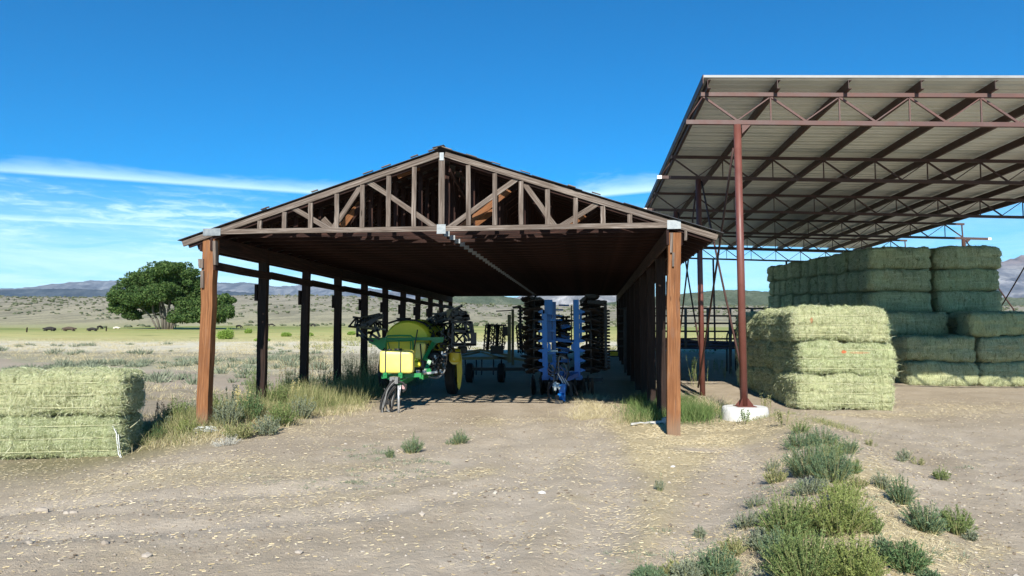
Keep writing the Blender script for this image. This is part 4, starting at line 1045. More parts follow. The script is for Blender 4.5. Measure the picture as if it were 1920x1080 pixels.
RZ = -TH
# left stack: two bales at the frame edge
cr = ground(225, 850); print('left bale ground', cr)
lz = -.36
def left_c(Y, xr): return Vector((xr, Y, 0))
lc = Vector((-7.30-1.20, 13.62+.60-.13, 0))
bale(lc, lz, 'sunlit hay bale at the far left, lower of two, white twine at its end', near_me, rz=.10, group='two bales stacked at the left', twine=True, sc_=(1.0, 1, .92), jit=0)
bale(lc+Vector((.02, .03, 0)), lz+.80, 'sunlit hay bale at the far left, upper of the two stacked', near_me, rz=.11, group='two bales stacked at the left', twine=True, sc_=(1.0, 1.0, .90), jit=0)
# a pale loop of twine down the end of the stack
P = [Vector((-7.36, 13.60, lz+.62)), Vector((-7.27, 13.56, lz+.50)), Vector((-7.24, 13.55, lz+.30)), Vector((-7.20, 13.53, lz+.12)), Vector((-7.12, 13.50, lz+.02)), Vector((-7.2, 13.42, lz+.03))]
MB().tube(P, .008, 5).tube([p+Vector((.03, .01, -.02)) for p in P[1:]], .007, 5).build('loose_twine', M['twine'], None, 'white twine hanging loose down the right end of the left lower hay bale', 'twine')
P = [Vector((-7.30, 14.62, lz+1.2)), Vector((-7.22, 14.45, lz+.9)), Vector((-7.20, 14.25, lz+.65)), Vector((-7.22, 13.95, lz+.55))]
MB().tube(P, .006, 5).build('loose_twine', M['twine_g'], None, 'thin straw coloured string hanging on the shaded end of the left bales', 'twine')
# sunlit stack in front of the shed: three high, six deep
a0s, b0s = 5.28, 19.62
lev = ['bottom', 'middle', 'top']
for r in range(6):
    for l in range(3):
        c = AB(a0s+BL/2+(.10 if (r == 0 and l == 1) else 0)+(-.05 if (r == 0 and l == 2) else 0)+random.uniform(-.05, .05)*(r > 0), b0s+BW/2+1.275*r, 0)
        if r == 0:
            lab = ['sunlit hay bale at the bottom front of the stack right of the white footing', 'sunlit hay bale with an orange red spray mark, middle of the front column', 'sunlit hay bale topping the front column, a faint red smear near its left end'][l]
        else: lab = f'{lev[l]} hay bale of the {OR[r+1]} column back, seen end on, in the lit stack'
        bale(c, -.01+l*.875, lab, near_me, RZ, 'sunlit stack right of the white footing', twine=(r == 0), mark={1: 'haymark', 2: 'haymark2'}.get(l) if r == 0 else None, sc_=(1, 1, .995))
# low stacks in the shade of the roof
def px_ab(px, b): a, _ = on_b(px, 700, b); return a
bS = 27.35
a1s = px_ab(1702, bS); g = .06
low = ['bottom', 'second', 'third']
for l in range(2):
    bale(AB(a1s+BL/2, bS+.6, 0), g+l*.88, ['hay bale on the ground with a truss shadow across its sunlit face, beside the yard', 'shaded hay bale lying on the one with the truss shadow on it'][l], far_me, RZ, 'low stacks under the shed roof', mark=None)
for l in range(3):
    bale(AB(a1s-.35+BL/2, bS+1.85, 0), g+l*.885, f'shaded hay bale, {["bottom","middle","top"][l]} of the three-high column right behind the truss-shadowed bale', far_me, RZ, 'low stacks under the shed roof')
for l in range(3):
    bale(AB(a1s+BL+.05+BL/2-(.0 if l < 2 else .30), bS+.6+(.0 if l < 2 else .05), 0), g+l*.885, ['ground level hay bale half in roof shadow, at the right edge of the picture', 'shaded hay bale in the middle of the three-high column at the right edge', 'shaded hay bale on top of the three-high column at the right edge'][l], far_me, RZ, 'low stacks under the shed roof')
for r in (1,):
    for l in range(3):
        bale(AB(a1s+BL+.05+BL/2, bS+.6+1.24*r, 0), g+l*.885, f'shaded hay bale, {["bottom","middle","top"][l]} of the column behind the right edge column', far_me, RZ, 'low stacks under the shed roof')
# tall stack: six high; two columns wide in front, thirteen deep at its left end
bT = 29.95; aT = px_ab(1634, bT)
for r in range(12):
    for col in (0, 1):
        if col == 1 and r > 1: continue
        for l in range(6):
            c = AB(aT+BL/2+col*(BL+.14)-.02*r, bT+.6+1.30*r, 0); gg = max(.10, gz(*AB(aT, bT+.6+1.30*r, 0).xy)-.05)
            if r == 0: gg = .12
            lv = ['bottom', 'second', 'third', 'fourth', 'fifth', 'top'][l]
            if col == 0: lab = f'shaded hay bale of the tall stack, left end, {OR[r+1]} column back, ' + (f'{lv} of six' if l in (0, 5) else f'{lv} from the ground')
            else: lab = f'tall stack hay bale, right hand {"front column" if r == 0 else "column one row back"}, ' + (f'{lv} of six' if l in (0, 5) else f'{lv} from the ground')
            bale(c, gg+l*.865, lab, far_me, RZ, 'tall hay stack under the shed roof', jit=.05, sc_=(1, 1, .98))
# ================================================================ SPRAYER
D0 = 21.2
def Q(px, py, Y): return at_depth(px, py, Y)
sp_root = thing('crop_sprayer', Vector((-3.05, D0, gz(-3.05, D0))), 'green and yellow pull type crop sprayer with round tank and folded dark booms', 'sprayer')
S = sp_root
# big tank: fat ellipse along the machine
def tank(c, rx, rz, y0, y1, n=32, m=12):
    b = MB(); c = Vector(c)
    for i in range(m+1):
        t = i/m; y = y0+(y1-y0)*t; e = min(t, 1-t)*m; k = 1-0.14*max(0, 1-e/1.2)**2
        for q in range(n):
            a = 2*math.pi*q/n; b.v.append(Vector((c.x, 0, c.z))+E2*0+Vector((math.cos(a)*rx*k, y, math.sin(a)*rz*k))+Vector(((y-y0)*ST, 0, 0)))
    for i in range(m):
        for q in range(n): b.face((i*n+q, (i+1)*n+q, (i+1)*n+(q+1) % n, i*n+(q+1) % n), None, True)
    b.face([q for q in range(n)]); b.face([m*n+q for q in range(n)][::-1]); return b
tc_ = Q(764, 640, 21.4); tank(tc_, .71, .63, 21.3, 24.2).build('main_tank', M['polydull'], S)
for y in (21.9, 22.9, 23.7):
    P = [Vector((tc_.x+(y-21.3)*ST+math.cos(a)*.70, y, tc_.z+math.sin(a)*.64)) for a in np.linspace(0, math.pi, 19)]; MB().tube(P, .018, 6).build('tank_strap', M['steel_dk'], S)
MB().tube([Q(757, 603, 22.0), Q(757, 598, 22.0)], .20, 20).tube([Q(757, 598.5, 22.0), Q(757, 596, 22.0)], .22, 20).build('tank_lid', M['steel_dk'], S)
MB().rbox(Q(783, 604, 22.6), .5, .9, .16, .05).build('top_cover', M['polydull'], S)
P = [Q(745, 601, 21.5), Q(760, 600, 21.5), Q(780, 601, 21.5), Q(795, 606, 21.5), Q(803, 613, 21.5)]; MB().tube(P, .02, 6).build('top_rail', M['steel_dk'], S)
# front nurse tank
ft_c = Q(745, 678, 18.8); fp_ = MB().rbox(ft_c, .85, .44, .59, .08, Vector((1, 0, 0)), Vector((0, 1, 0))).build('front_tank', M['poly'], S)
MB().tube([ft_c+Vector((.02, 0, .28)), ft_c+Vector((.02, 0, .335))], .10, 16).tube([ft_c+Vector((-.2, 0, .28)), ft_c+Vector((-.2, 0, .325))], .05, 12).build('tank_lid', M['steel_dk'], fp_)
for dx in (-.265, .12):
    MB().beam(ft_c+Vector((dx, -.226, -.27)), ft_c+Vector((dx, -.226, .28)), .035, .006, up=(0, 1, 0)).beam(ft_c+Vector((dx, -.22, .30)), ft_c+Vector((dx, .22, .30)), .035, .006).build('strap', M['steel_dk'], fp_)
    MB().box(ft_c+Vector((dx, -.20, -.335)), .10, .14, .14, Vector((1, 0, 0)), Vector((0, 1, 0))).box(ft_c+Vector((dx, -.28, -.31)), .05, .02, .06, Vector((1, 0, 0)), Vector((0, 1, 0))).build('tank_bracket', M['green'], fp_)
# frame
X_, Y_ = Vector((1, 0, 0)), Vector((0, 1, 0))
MB().beam(Q(716, 706, 18.9), Q(790, 703, 18.9), .10, .10, up=E3).build('front_crossbeam', M['green'], S)
for px in (731, 790): MB().beam(Q(px, 706, 20.2), Q(px, 706, 20.2)+E2*5.2, .11, .16).build('frame_rail', M['green'], S)
MB().beam(Q(688, 636, 21.0), Q(829, 635, 21.0), .08, .085, up=E3).build('boom_crossbar', M['green'], S)
MB().prism([Q(687, 633, 21.0), Q(726, 634, 21.0), Q(726, 640, 21.0), Q(722, 650, 21), Q(716, 657, 21.0), Q(711, 655, 21), Q(704, 648, 21.0), Q(692, 643, 21.0)], Y_*.05).build('side_bracket', M['green'], S)
MB().prism([Q(806, 633, 21.0), Q(832, 632, 21.0), Q(831, 641, 21.0), Q(818, 644, 21.0), Q(812, 655, 21), Q(806, 650, 21.0), Q(811, 642, 21.0)], Y_*.05).build('side_bracket', M['green'], S)
MB().beam(Q(812, 643, 20.9), Q(795, 675, 20.7), .10, .09, up=Y_).build('diagonal_strut', M['green'], S)
MB().beam(Q(806, 676, 20.7), Q(796, 700, 20.6), .10, .09, up=Y_).build('diagonal_strut', M['green'], S)
MB().beam(Q(795, 671, 20.7), Q(806, 677, 20.7), .07, .06, up=Y_).build('diagonal_strut', M['green'], S)
MB().prism([Q(796, 694, 20.5), Q(806, 690, 20.5), Q(812, 702, 20.5), Q(800, 704, 20.5)], Y_*.08).build('side_bracket', M['green'], S)
for px in (784, 796): MB().tube([Q(px, 702, 20.25), Q(px, 694, 20.25)], .055, 12).build('filter_bowl', M['bright'], S)
hoop = [Q(724, 655, 20.6), Q(724, 633, 20.6), Q(727, 630, 20.6), Q(748, 629.2, 20.6), Q(770, 629.5, 20.6), Q(774, 633, 20.6), Q(775, 660, 20.6)]
MB().tube(hoop, .026, 8).build('guard_rail', M['green'], S)
MB().tube([Q(726, 640, 20.6), Q(774, 639, 20.6)], .018, 6).tube([Q(748, 640, 20.6), Q(748, 656, 20.6)], .018, 6).tube([Q(727, 640, 20.6), Q(731, 655, 20.6)], .016, 6).tube([Q(770, 640, 20.6), Q(770, 656, 20.6)], .016, 6).build('guard_rail', M['green'], S)
MB().tube([Q(783, 618, 20.4), Q(779, 640, 20.4), Q(776, 655, 20.4)], .018, 6).build('lift_lever', M['steel_dk'], S)
MB().rbox(Q(790, 658, 21.0), .30, .5, .50, .08, X_, Y_).build('small_tank', M['poly'], S)
MB().rbox(Q(783, 683, 20.8), .20, .3, .16, .05, X_, Y_).rbox(Q(781, 674, 20.9), .14, .3, .1, .04, X_, Y_).build('small_tank', M['polydull'], S)
MB().tube([Q(788, 645, 20.5), Q(790, 668, 20.4), Q(792, 690, 20.4)], .022, 6).build('hose', M['rubber'], S)
# hitch
MB().beam(Q(752, 706, 20.4), Q(746, 720, 18.3), .12, .14).beam(Q(775, 706, 20.4), Q(750, 719, 18.3), .10, .12).build('drawbar', M['green'], S)
MB().box(Q(738, 710, 18.3), .12, .3, .10).box(Q(745, 713, 18.2), .08, .2, .16).build('hitch_clevis', M['grayhose'], S)
js = MB(); js.tube([Q(747.5, 723, 18.15), Q(747.5, 775, 18.15)], .030, 10); js.build('jack_stand', M['bright'], S)
MB().box(Q(747.5, 775.5, 18.15), .14, .14, .015).build('jack_foot', M['bright'], S)
MB().tube([Q(751, 722, 18.1), Q(749, 742, 18.1)], .018, 6).build('jack_handle', M['bright'], S)
MB().box(Q(758, 725, 18.3), .10, .08, .12).build('coupler_bracket', mix_mat('faded_pink_plastic', (.35, .20, .20), (.5, .32, .32), 6, .6), S)
hs = [[(738, 712), (728, 725), (719, 742), (714, 758), (713, 768)], [(742, 716), (730, 728), (722, 742), (717, 760), (717, 778)], [(744, 718), (733, 730), (724, 745), (720, 762), (716, 777), (715, 768)], [(745, 722), (736, 735), (731, 750), (732, 765), (736, 771)],
      [(742, 720), (740, 735), (735, 752), (733, 768), (728, 771), (724, 762), (722, 748)], [(740, 724), (733, 733), (727, 745), (725, 757)], [(746, 716), (756, 718), (761, 728), (755, 735)], [(737, 708), (733, 716), (726, 729), (721, 738)], [(720, 728), (724, 733), (730, 731)], [(741, 735), (738, 750), (736, 762), (731, 770)], [(743, 714), (734, 721), (726, 733), (722, 750), (718, 765)]]
def smooth_path(P, n=5):
    out = []; m = len(P)
    for i in range(m-1):
        p0, p1, p2, p3 = P[max(i-1, 0)], P[i], P[i+1], P[min(i+2, m-1)]
        for k in range(n):
            t = k/n; out.append(0.5*((2*p1)+(p2-p0)*t+(2*p0-5*p1+4*p2-p3)*t*t+(3*p1-p0-3*p2+p3)*t**3))
    out.append(P[-1]); return out
for i, h in enumerate(hs):
    Yh = 18.15+.05*(i % 5); MB().tube(smooth_path([Q(x, y, Yh) for x, y in h]), .020 if i % 3 else .026, 7).build('hose', [M['rubber'], M['grayhose'], M['steel_dk']][i % 3], S)
MB().box(Q(727, 755, 18.2), .12, .10, .09).build('plug_holder', M['steel_dk'], S)
# plumbing and valves on the right
pr = random.Random(4)
for i in range(20):
    x0, y0 = pr.uniform(803, 836), pr.uniform(650, 700); P = [Q(x0, y0, 20.9+pr.uniform(-.2, .3))]
    for _ in range(3): x0 = min(max(x0+pr.uniform(-14, 14), 800), 838); y0 = min(max(y0+pr.uniform(-16, 16), 645), 706); P.append(Q(x0, y0, 20.9+pr.uniform(-.2, .3)))
    MB().tube(smooth_path(P), pr.uniform(.014, .028), 7).build('hose', M[pr.choice(['rubber', 'rubber', 'grayhose', 'steel_dk'])], S)
for i in range(9):
    x0, y0 = pr.uniform(808, 832), pr.uniform(655, 700); c = Q(x0, y0, 20.8); MB().tube([c, c+X_*pr.uniform(.06, .14)], pr.uniform(.03, .05), 10).box(c+E3*.05, .05, .05, .08).build('valve', M[pr.choice(['grayhose', 'steel_dk', 'bright'])], S)
MB().beam(Q(800, 700, 20.5), Q(820, 697, 20.5), .10, .06).build('step', M['bright'], S)
MB().tube(smooth_path([Q(803, 706, 20.4), Q(820, 708, 20.4), Q(831, 700, 20.5), Q(835, 690, 20.6)]), .022, 7).build('hose', M['grayhose'], S)
MB().rbox(Q(812, 680, 21.6), .5, .9, .7, .08, X_, Y_).build('pump_housing', M['steel_dk'], S)
# wheels
def wheel(c, r, w, parent, rim='yellow', name='wheel'):
    t = MB(); n = 36; prof = [(-.5, .60), (-.5, .88), (-.38, .98), (0, 1.0), (.38, .98), (.5, .88), (.5, .60)]
    for (a, k) in prof:
        for q in range(n):
            th = 2*math.pi*q/n; kk = k*(1+(.03 if (q % 2 and abs(a) < .45) else 0)); t.v.append(Vector(c)+E1*(a*w)+(E2*math.cos(th)+E3*math.sin(th))*r*kk)
    for i in range(len(prof)-1):
        for q in range(n): t.face((i*n+q, i*n+(q+1) % n, (i+1)*n+(q+1) % n, (i+1)*n+q))
    wo = t.build(name, M['rubber'], parent)
    MB().disc(Vector(c)-E1*w*.2, E1, r*.6, w*.5, 24).disc(Vector(c)-E1*w*.5, E1, r*.2, w*.2, 16).build('rim', M[rim], wo)
    return wo
for sx, ppx in ((1, 849), (-1, 728)):
    yc = 23.4; c = Q(ppx, 690, yc); g = gz(c.x, c.y); wheel(Vector((c.x, c.y, g+.72)), .72, .30, S)
c = Q(856, 735, 22.6); g = gz(c.x, c.y)
fd = MB(); oc = Vector((Q(860, 700, 23.0).x, 23.0, g+.78))
for i in range(15):
    th = math.radians(-40+i*14); 
    for (w0, rr) in ((-.10, .86), (.10, .86), (.10, .89), (-.10, .89)): fd.v.append(oc+E1*w0+(E2*-math.cos(th)+E3*math.sin(th))*rr)
for i in range(14):
    for q in range(4): fd.face((i*4+q, i*4+(q+1) % 4, i*4+4+(q+1) % 4, i*4+4+q))

MB().prism([Q(854, 656, 22.2), Q(863, 655, 22.2), Q(866, 675, 22.2), Q(866.5, 700, 22.2), Q(864, 722, 22.2), Q(861, 731, 22.2), Q(858, 726, 22.2), Q(857, 700, 22.2), Q(856, 682, 22.2)], Y_*.12).build('fender', M['yellow'], S)
MB().rbox(Q(853, 667, 22.0), .36, .4, .44, .12, X_, Y_).build('side_box', M['yellow'], S)
MB().tube([Q(852, 674, 21.85), Q(852, 674, 22.1)], .15, 20).tube([Q(852, 673, 21.80), Q(852, 673, 21.86)], .05, 14).build('side_lamp', M['poly'], S)
MB().beam(Q(842, 660, 21.8), Q(864, 661, 21.8), .03, .03).build('latch', M['steel_dk'], S)
MB().rbox(Q(867, 656, 22.5), .28, .5, .22, .05, X_, Y_).build('rear_box', M['steel_dk'], S)
MB().beam(Vector((Q(722, 700, 23.4).x, 23.4, g+.8)), Vector((Q(842, 700, 23.4).x, 23.4, g+.8)), .14, .14).build('axle', M['steel_dk'], S)
# folded booms: lattice trusses along both sides
def lattice(p0, p1, hgt, wdt, nb, parent, name='boom_section', mt='steel_dk', r=.028):
    p0, p1 = Vector(p0), Vector(p1); m = MB(); d = (p1-p0); side = d.cross(E3).normalized()
    ch = [(0, 0), (wdt, 0), (wdt/2, hgt)] if wdt else [(0, 0), (0, hgt)]
    for (s_, z) in ch: m.beam(p0+side*s_+E3*z, p1+side*s_+E3*z, r*2, r*2)
    for i in range(nb):
        a, b = i/nb, (i+1)/nb; mid = (a+b)/2
        for s_ in ((0, wdt) if wdt else (0,)):
            top = side*(wdt/2)+E3*hgt
            m.beam(p0+d*a+side*s_, p0+d*mid+top, r*1.3, r*1.3); m.beam(p0+d*mid+top, p0+d*b+side*s_, r*1.3, r*1.3)
        if wdt: m.beam(p0+d*a, p0+d*b+side*wdt, r, r)
    return m.build(name, M[mt], parent)
rb = Q(893, 655, 21.0)
# right hand boom: outer end frame, then sections running back
lattice(Q(800, 646, 24.4), Q(890, 645, 21.0), .32, .3, 5, S)
lattice(Q(800, 628, 25.2), Q(885, 615, 21.2), .25, .22, 5, S)
lattice(Q(806, 612, 23.8), Q(872, 588, 21.0), .22, .2, 5, S)
lattice(Q(815, 600, 22.0), Q(876, 598, 21.1), .18, .16, 4, S)
fr = MB()
for a, b in (((846, 603), (884, 604)), ((884, 603), (891, 648)), ((848, 645), (893, 645)), ((850, 604), (848, 645)), ((872, 604), (880, 640)), ((868, 628), (876, 640)), ((850, 620), (882, 622)), ((880, 604), (888, 646)), ((846, 648), (893, 646))):
    fr.beam(Q(*a, 21.0), Q(*b, 21.0), .07, .055, up=Y_)
fr.build('boom_end_frame', M['steel_dk'], S)
MB().box(Q(888, 634, 20.95), .16, .18, .32, X_, Y_).build('breakaway_pad', M['steel_dk'], S)
MB().tube([Q(876, 646, 21.0), Q(880, 655, 21.0), Q(884, 646, 21.0)], .02, 6).build('nozzle_guard', M['steel_dk'], S)
fr = MB()
for a, b in (((848, 584), (874, 585)), ((874, 584), (874, 597)), ((840, 598), (878, 592)), ((870, 590), (880, 592)), ((850, 584), (850, 598)), ((862, 587), (872, 596)), ((877, 590), (880, 600))): fr.beam(Q(*a, 20.9), Q(*b, 20.9), .07, .05, up=Y_)
fr.build('boom_end_frame', M['steel_dk'], S)
MB().rbox(Q(843, 588, 21.5), .16, .2, .26, .03, X_, Y_).build('valve_box', M['olive'], S)
# dense dark mechanism above the plumbing
for i in range(26):
    x0, y0 = pr.uniform(800, 850), pr.uniform(600, 652); dx, dy = pr.uniform(-16, 16), pr.uniform(-10, 14)
    MB().beam(Q(x0, y0, 21.6+pr.uniform(-.3, .6)), Q(x0+dx, y0+dy, 21.6+pr.uniform(-.3, .6)), pr.uniform(.03, .08), pr.uniform(.03, .07), up=Y_).build(pr.choice(['linkage_arm', 'linkage_arm', 'hydraulic_ram']), M['steel_dk'], S)
for i in range(7):
    x0, y0 = pr.uniform(800, 848), pr.uniform(608, 645); P = [Q(x0+pr.uniform(-8, 8), y0+j*7, 21.4+pr.uniform(-.1, .1)) for j in range(4)]; MB().tube(smooth_path(P), .02, 6).build('hose', M[pr.choice(['rubber', 'grayhose'])], S)
# left hand boom
lattice(Q(722, 618, 24.2), Q(671, 612, 20.6), .26, .25, 6, S)
lattice(Q(716, 596, 22.4), Q(682, 604, 20.7), .12, .15, 4, S)
fr = MB()
for a, b in (((668, 611), (692, 608)), ((671, 616), (690, 638)), ((668, 626), (700, 640)), ((690, 610), (715, 592)), ((686, 607), (712, 590)), ((700, 618), (694, 633)), ((688, 625), (712, 618)), ((704, 610), (712, 632)), ((664, 610), (676, 609)), ((670, 609), (670, 632)), ((690, 622), (712, 636))): fr.beam(Q(*a, 20.7), Q(*b, 20.7), .065, .05, up=Y_)
fr.build('boom_end_frame', M['steel_dk'], S)
for x in np.linspace(680, 710, 8): MB().tube([Q(x, 606-(x-680)*.45, 20.65), Q(x, 600.5-(x-680)*.45, 20.65)], .014, 5).build('nozzle', M['steel_dk'], S)
MB().box(Q(714, 592.5, 20.8), .12, .12, .12, X_, Y_).build('boom_clamp', M['steel_dk'], S)
MB().tube([Q(728, 606, 21.8), Q(744, 601, 21.6)], .03, 6).build('boom_rest', M['steel_dk'], S)

# ================================================================ BLUE DISC HARROW, wings folded up
K = Vector((1.55, 22.6, gz(1.55, 22.6)))
H_ = thing('disc_harrow', K, 'blue disc harrow, wings folded upright with stacked dark discs, in the pole barn', 'disc harrow')
def zpx(y, Y): return Q(960, y, Y).z
for px0, px1, yt, yb, Y in ((1017.5, 1027, 588, 706, 22.3), (1077, 1087, 562, 706, 22.3)):
    x = Q((px0+px1)/2, 640, Y).x; w = (px1-px0)/FPX*Y
    MB().beam(Vector((x, Y, zpx(yb, Y))), Vector((x-.03, Y, zpx(yt, Y))), w, .16, up=Y_).build('wing_beam', M['blue'], H_)
for px0, px1, yt, yb, Y in ((1024, 1034, 562, 640, 22.9), (1034, 1041, 590, 660, 23.6), (1021, 1036, 562, 590, 22.5), (1087, 1091, 580, 640, 22.9), (1052, 1060, 610, 650, 24.4)):
    x = Q((px0+px1)/2, 640, Y).x; w = (px1-px0)/FPX*Y
    MB().beam(Vector((x, Y, zpx(yb, Y))), Vector((x, Y, zpx(yt, Y))), w, .12, up=Y_).build('wing_beam', M['blue'], H_)
MB().beam(Q(1039, 700, 23.0), Q(1039, 566, 23.0), .11, .10, up=Y_).build('wing_beam', M['blue'], H_)
MB().prism([Q(1027, 640, 22.25), Q(1033, 646, 22.25), Q(1033, 655, 22.25), Q(1027, 660, 22.25)], Y_*.1).build('side_plate', M['blue'], H_)
MB().prism([Q(1077, 640, 22.25), Q(1071, 648, 22.25), Q(1071, 654, 22.25), Q(1077, 660, 22.25)], Y_*.1).build('side_plate', M['blue'], H_)
for y in (612, 633, 655, 676): MB().beam(Q(1052, y, 24.0), Q(1068, y, 24.0), .2, .12, up=E3).build('centre_plate', M['blue'], H_)
for y in (600, 620, 640, 662, 682): MB().beam(Q(1017, y, 22.6), Q(1041, y, 22.6), .07, .07, up=E3).build('wing_brace', M['blue'], H_)
MB().beam(Q(1040, 637, 23.2), Q(1080, 640, 23.2), .10, .10, up=E3).build('centre_frame', M['blue'], H_); MB().beam(Q(1040, 700, 22.6), Q(1084, 700, 22.6), .16, .14, up=E3).build('centre_frame', M['blue'], H_)
MB().beam(Q(1033, 658, 22.8), Q(1046, 658, 22.8), .05, .05).build('wing_latch', M['bright'], H_)
def zl(t): return t
bz = [.82+.305*i for i in range(8)]
def gang(ax_px, Y, r, zs, face, lean=0.0, notch=.10, name='disc', stuffed=False):
    x0 = Q(ax_px, 640, Y).x
    MB().tube([Vector((x0, Y, zs[0]-.12)), Vector((x0+lean, Y, zs[-1]+.12))], .035, 8).build('gang_axle', M['steel_dk'], H_)
    for i, z in enumerate(zs):
        c = Vector((x0+lean*i/len(zs)+pr.uniform(-.03, .03), Y, z)); tilt = Vector((pr.uniform(-.10, .10)+face*.18, pr.uniform(.10, .42), 1))
        m = MB(); m.disc(c, tilt, r*pr.uniform(.93, 1.05), .022, 20, notch, .05); m.build(name, M['disc'], H_)
zs = [.84+.295*i for i in range(8)]
gang(1001, 22.3, .31, zs, -1); gang(1004, 23.2, .31, [z+.14 for z in zs], 1); gang(998, 24.0, .29, zs, -1)
gang(1108, 22.3, .30, [.84+.295*i for i in range(7)], 1); gang(1106, 23.2, .30, [z+.14 for z in zs], -1); gang(1112, 24.2, .29, zs, 1)
for s_, ax, bx in ((-1, 1001, 1018), (1, 1108, 1086)):
    for z in zs[:7]:
        p = Vector((Q(bx, 640, 22.25).x, 22.25, z)); tip = Vector((Q((ax+bx)/2, 640, 22.25).x, 22.25, z+.02))
        MB().prism([p+E3*.075, p-E3*.065, tip-E3*.045, tip-E3*.01], Y_*.05).build('disc_arm', M['blue'], H_)
        MB().beam(tip, Vector((Q(ax, 640, 22.3).x, 22.3, z+.02)), .05, .05, up=Y_).build('disc_shank', M['steel_dk'], H_)
gang(993, 23.0, .28, [z+.07 for z in zs], 1); gang(1011, 24.6, .27, [z+.03 for z in zs], -1); gang(1100, 24.8, .28, [z+.05 for z in zs], -1); gang(1050, 23.6, .22, [1.0+.26*i for i in range(6)], 1); gang(1062, 24.1, .22, [1.05+.26*i for i in range(6)], -1)
for i in range(14):
    z = .9+.15*i; x0 = Q(1047+pr.uniform(-4, 18), 640, 23.4).x; MB().beam(Vector((x0-.16, 23.4, z)), Vector((x0+.16, 23.5, z+pr.uniform(-.12, .12))), .05, .05).build('linkage_arm', M[pr.choice(['blue', 'steel_dk', 'blue'])], H_)
# packer rollers: rings on an upright axle
def roller(px, Y, r, z0, z1, n, barn_=H_):
    x0 = Q(px, 640, Y).x; MB().tube([Vector((x0, Y, z0)), Vector((x0, Y, z1))], .06, 8).build('roller_axle', M['steel_dk'], H_)
    for i in range(n):
        z = z0+(z1-z0)*(i+.5)/n; a = random.uniform(0, 6); P = [Vector((x0+math.cos(t+a)*r, Y+math.sin(t+a)*r, z+random.uniform(-.01, .01))) for t in np.linspace(0, 2*math.pi, 25)]
        m = MB(); m.tube(P, .034, 5, caps=False); m.box(Vector((x0, Y, z)), 2*r, .04, .03, X_, Y_); m.box(Vector((x0, Y, z)), .04, 2*r, .03, X_, Y_); m.build('roller_ring', M['disc'], H_)
roller(1122, 23.4, .26, .75, 3.02, 21); roller(1129, 24.4, .24, .75, 2.75, 19); roller(1055, 24.6, .24, 1.55, 2.55, 9); roller(1049, 25.4, .22, 1.3, 2.4, 9)
MB().prism([Q(993, 557, 22.6), Q(1013, 557, 22.6), Q(1021, 562, 22.6), Q(1016, 563, 22.6), Q(997, 561, 22.6)], Y_*.25).build('side_plate', M['steel_dk'], H_)
MB().prism([Q(1087, 563, 22.4), Q(1098, 554, 22.4), Q(1099, 560, 22.4), Q(1089, 570, 22.4)], Y_*.2).build('side_plate', M['steel_dk'], H_)
MB().beam(Q(1098, 554, 23.0), Q(1117, 555, 23.0), .08, .10).build('roller_frame', M['steel_dk'], H_)
for x in np.linspace(1100, 1116, 6): MB().beam(Q(x, 553, 23.0), Q(x+2, 559, 23.0), .03, .03, up=Y_).build('scraper', M['steel_dk'], H_)
MB().beam(Q(1101, 566, 23), Q(1135, 568, 23), .10, .10).beam(Q(1135, 567, 23), Q(1136, 690, 23.0), .08, .10, up=Y_).build('roller_frame', M['steel_dk'], H_)
MB().tube([Q(1071.5, 573, 22.8), Q(1071.5, 640, 22.8)], .02, 6).beam(Q(1069, 589, 22.8), Q(1077, 589, 22.8), .05, .04).build('hydraulic_ram', M['steel_dk'], H_)
# carriage, wheels and tongue
wheel(Vector((Q(1024, 725, 23.6).x, 23.6, K.z+.42)), .42, .32, H_, 'steel_dk'); wheel(Vector((Q(1078, 725, 23.6).x, 23.6, K.z+.42)), .42, .32, H_, 'steel_dk')
MB().beam(Q(1016, 708, 22.8), Q(1092, 708, 22.8), .18, .14).build('carriage_frame', M['blue'], H_); MB().beam(Q(1010, 712, 24.5), Q(1130, 712, 24.5), .16, .14).build('carriage_frame', M['steel_dk'], H_)
gang_z = K.z+.28
for yb_ in (22.7, 24.3):
    for i in range(8):
        x = Q(1000, 700, yb_).x+i*.26; MB().disc(Vector((x, yb_, gang_z)), Vector((1, pr.uniform(-.35, -.2), .05)), .28, .02, 18, .1, .04).build('disc', M['disc'], H_)
tg0, tg1 = Q(1062, 700, 22.4), Vector((Q(1051, 748, 20.55).x, 20.45, .16))
MB().beam(tg0, tg1, .17, .16).build('drawbar', M['blue'], H_)
MB().beam(Q(1086, 700, 22.4), Q(1060, 712, 21.3), .10, .12).build('drawbar_brace', M['blue'], H_)
MB().prism([Q(1047, 722, 20.6), Q(1060, 720, 20.6), Q(1060, 752, 20.6), Q(1050, 753, 20.6)], Y_*.12).build('hitch_plate', M['blue'], H_)
MB().box(Q(1048, 754, 20.45), .22, .35, .12).box(Q(1045, 748, 20.4), .10, .2, .2).build('hitch_ring', M['steel_dk'], H_)
MB().box(Q(1043, 723, 20.5), .17, .10, .14).tube([Q(1041, 732, 20.4), Q(1041, 716, 20.4)], .04, 8).tube([Q(1049, 730, 20.4), Q(1046, 720, 20.4)], .03, 8).tube([Q(1036, 724, 20.4), Q(1051, 726, 20.4)], .028, 8).build('coupler_block', mix_mat('pale_blue_metal', (.40, .52, .60), (.62, .72, .78), 12, .4, .3), H_)
for i in range(5): MB().beam(Q(1046+i*3.4, 700+i*2.5, 20.8), Q(1056+i*2.8, 719+i*1.0, 20.75), .02, .02).build('stripe_rod', M['pipe'] if i % 2 else M['bright'], H_)
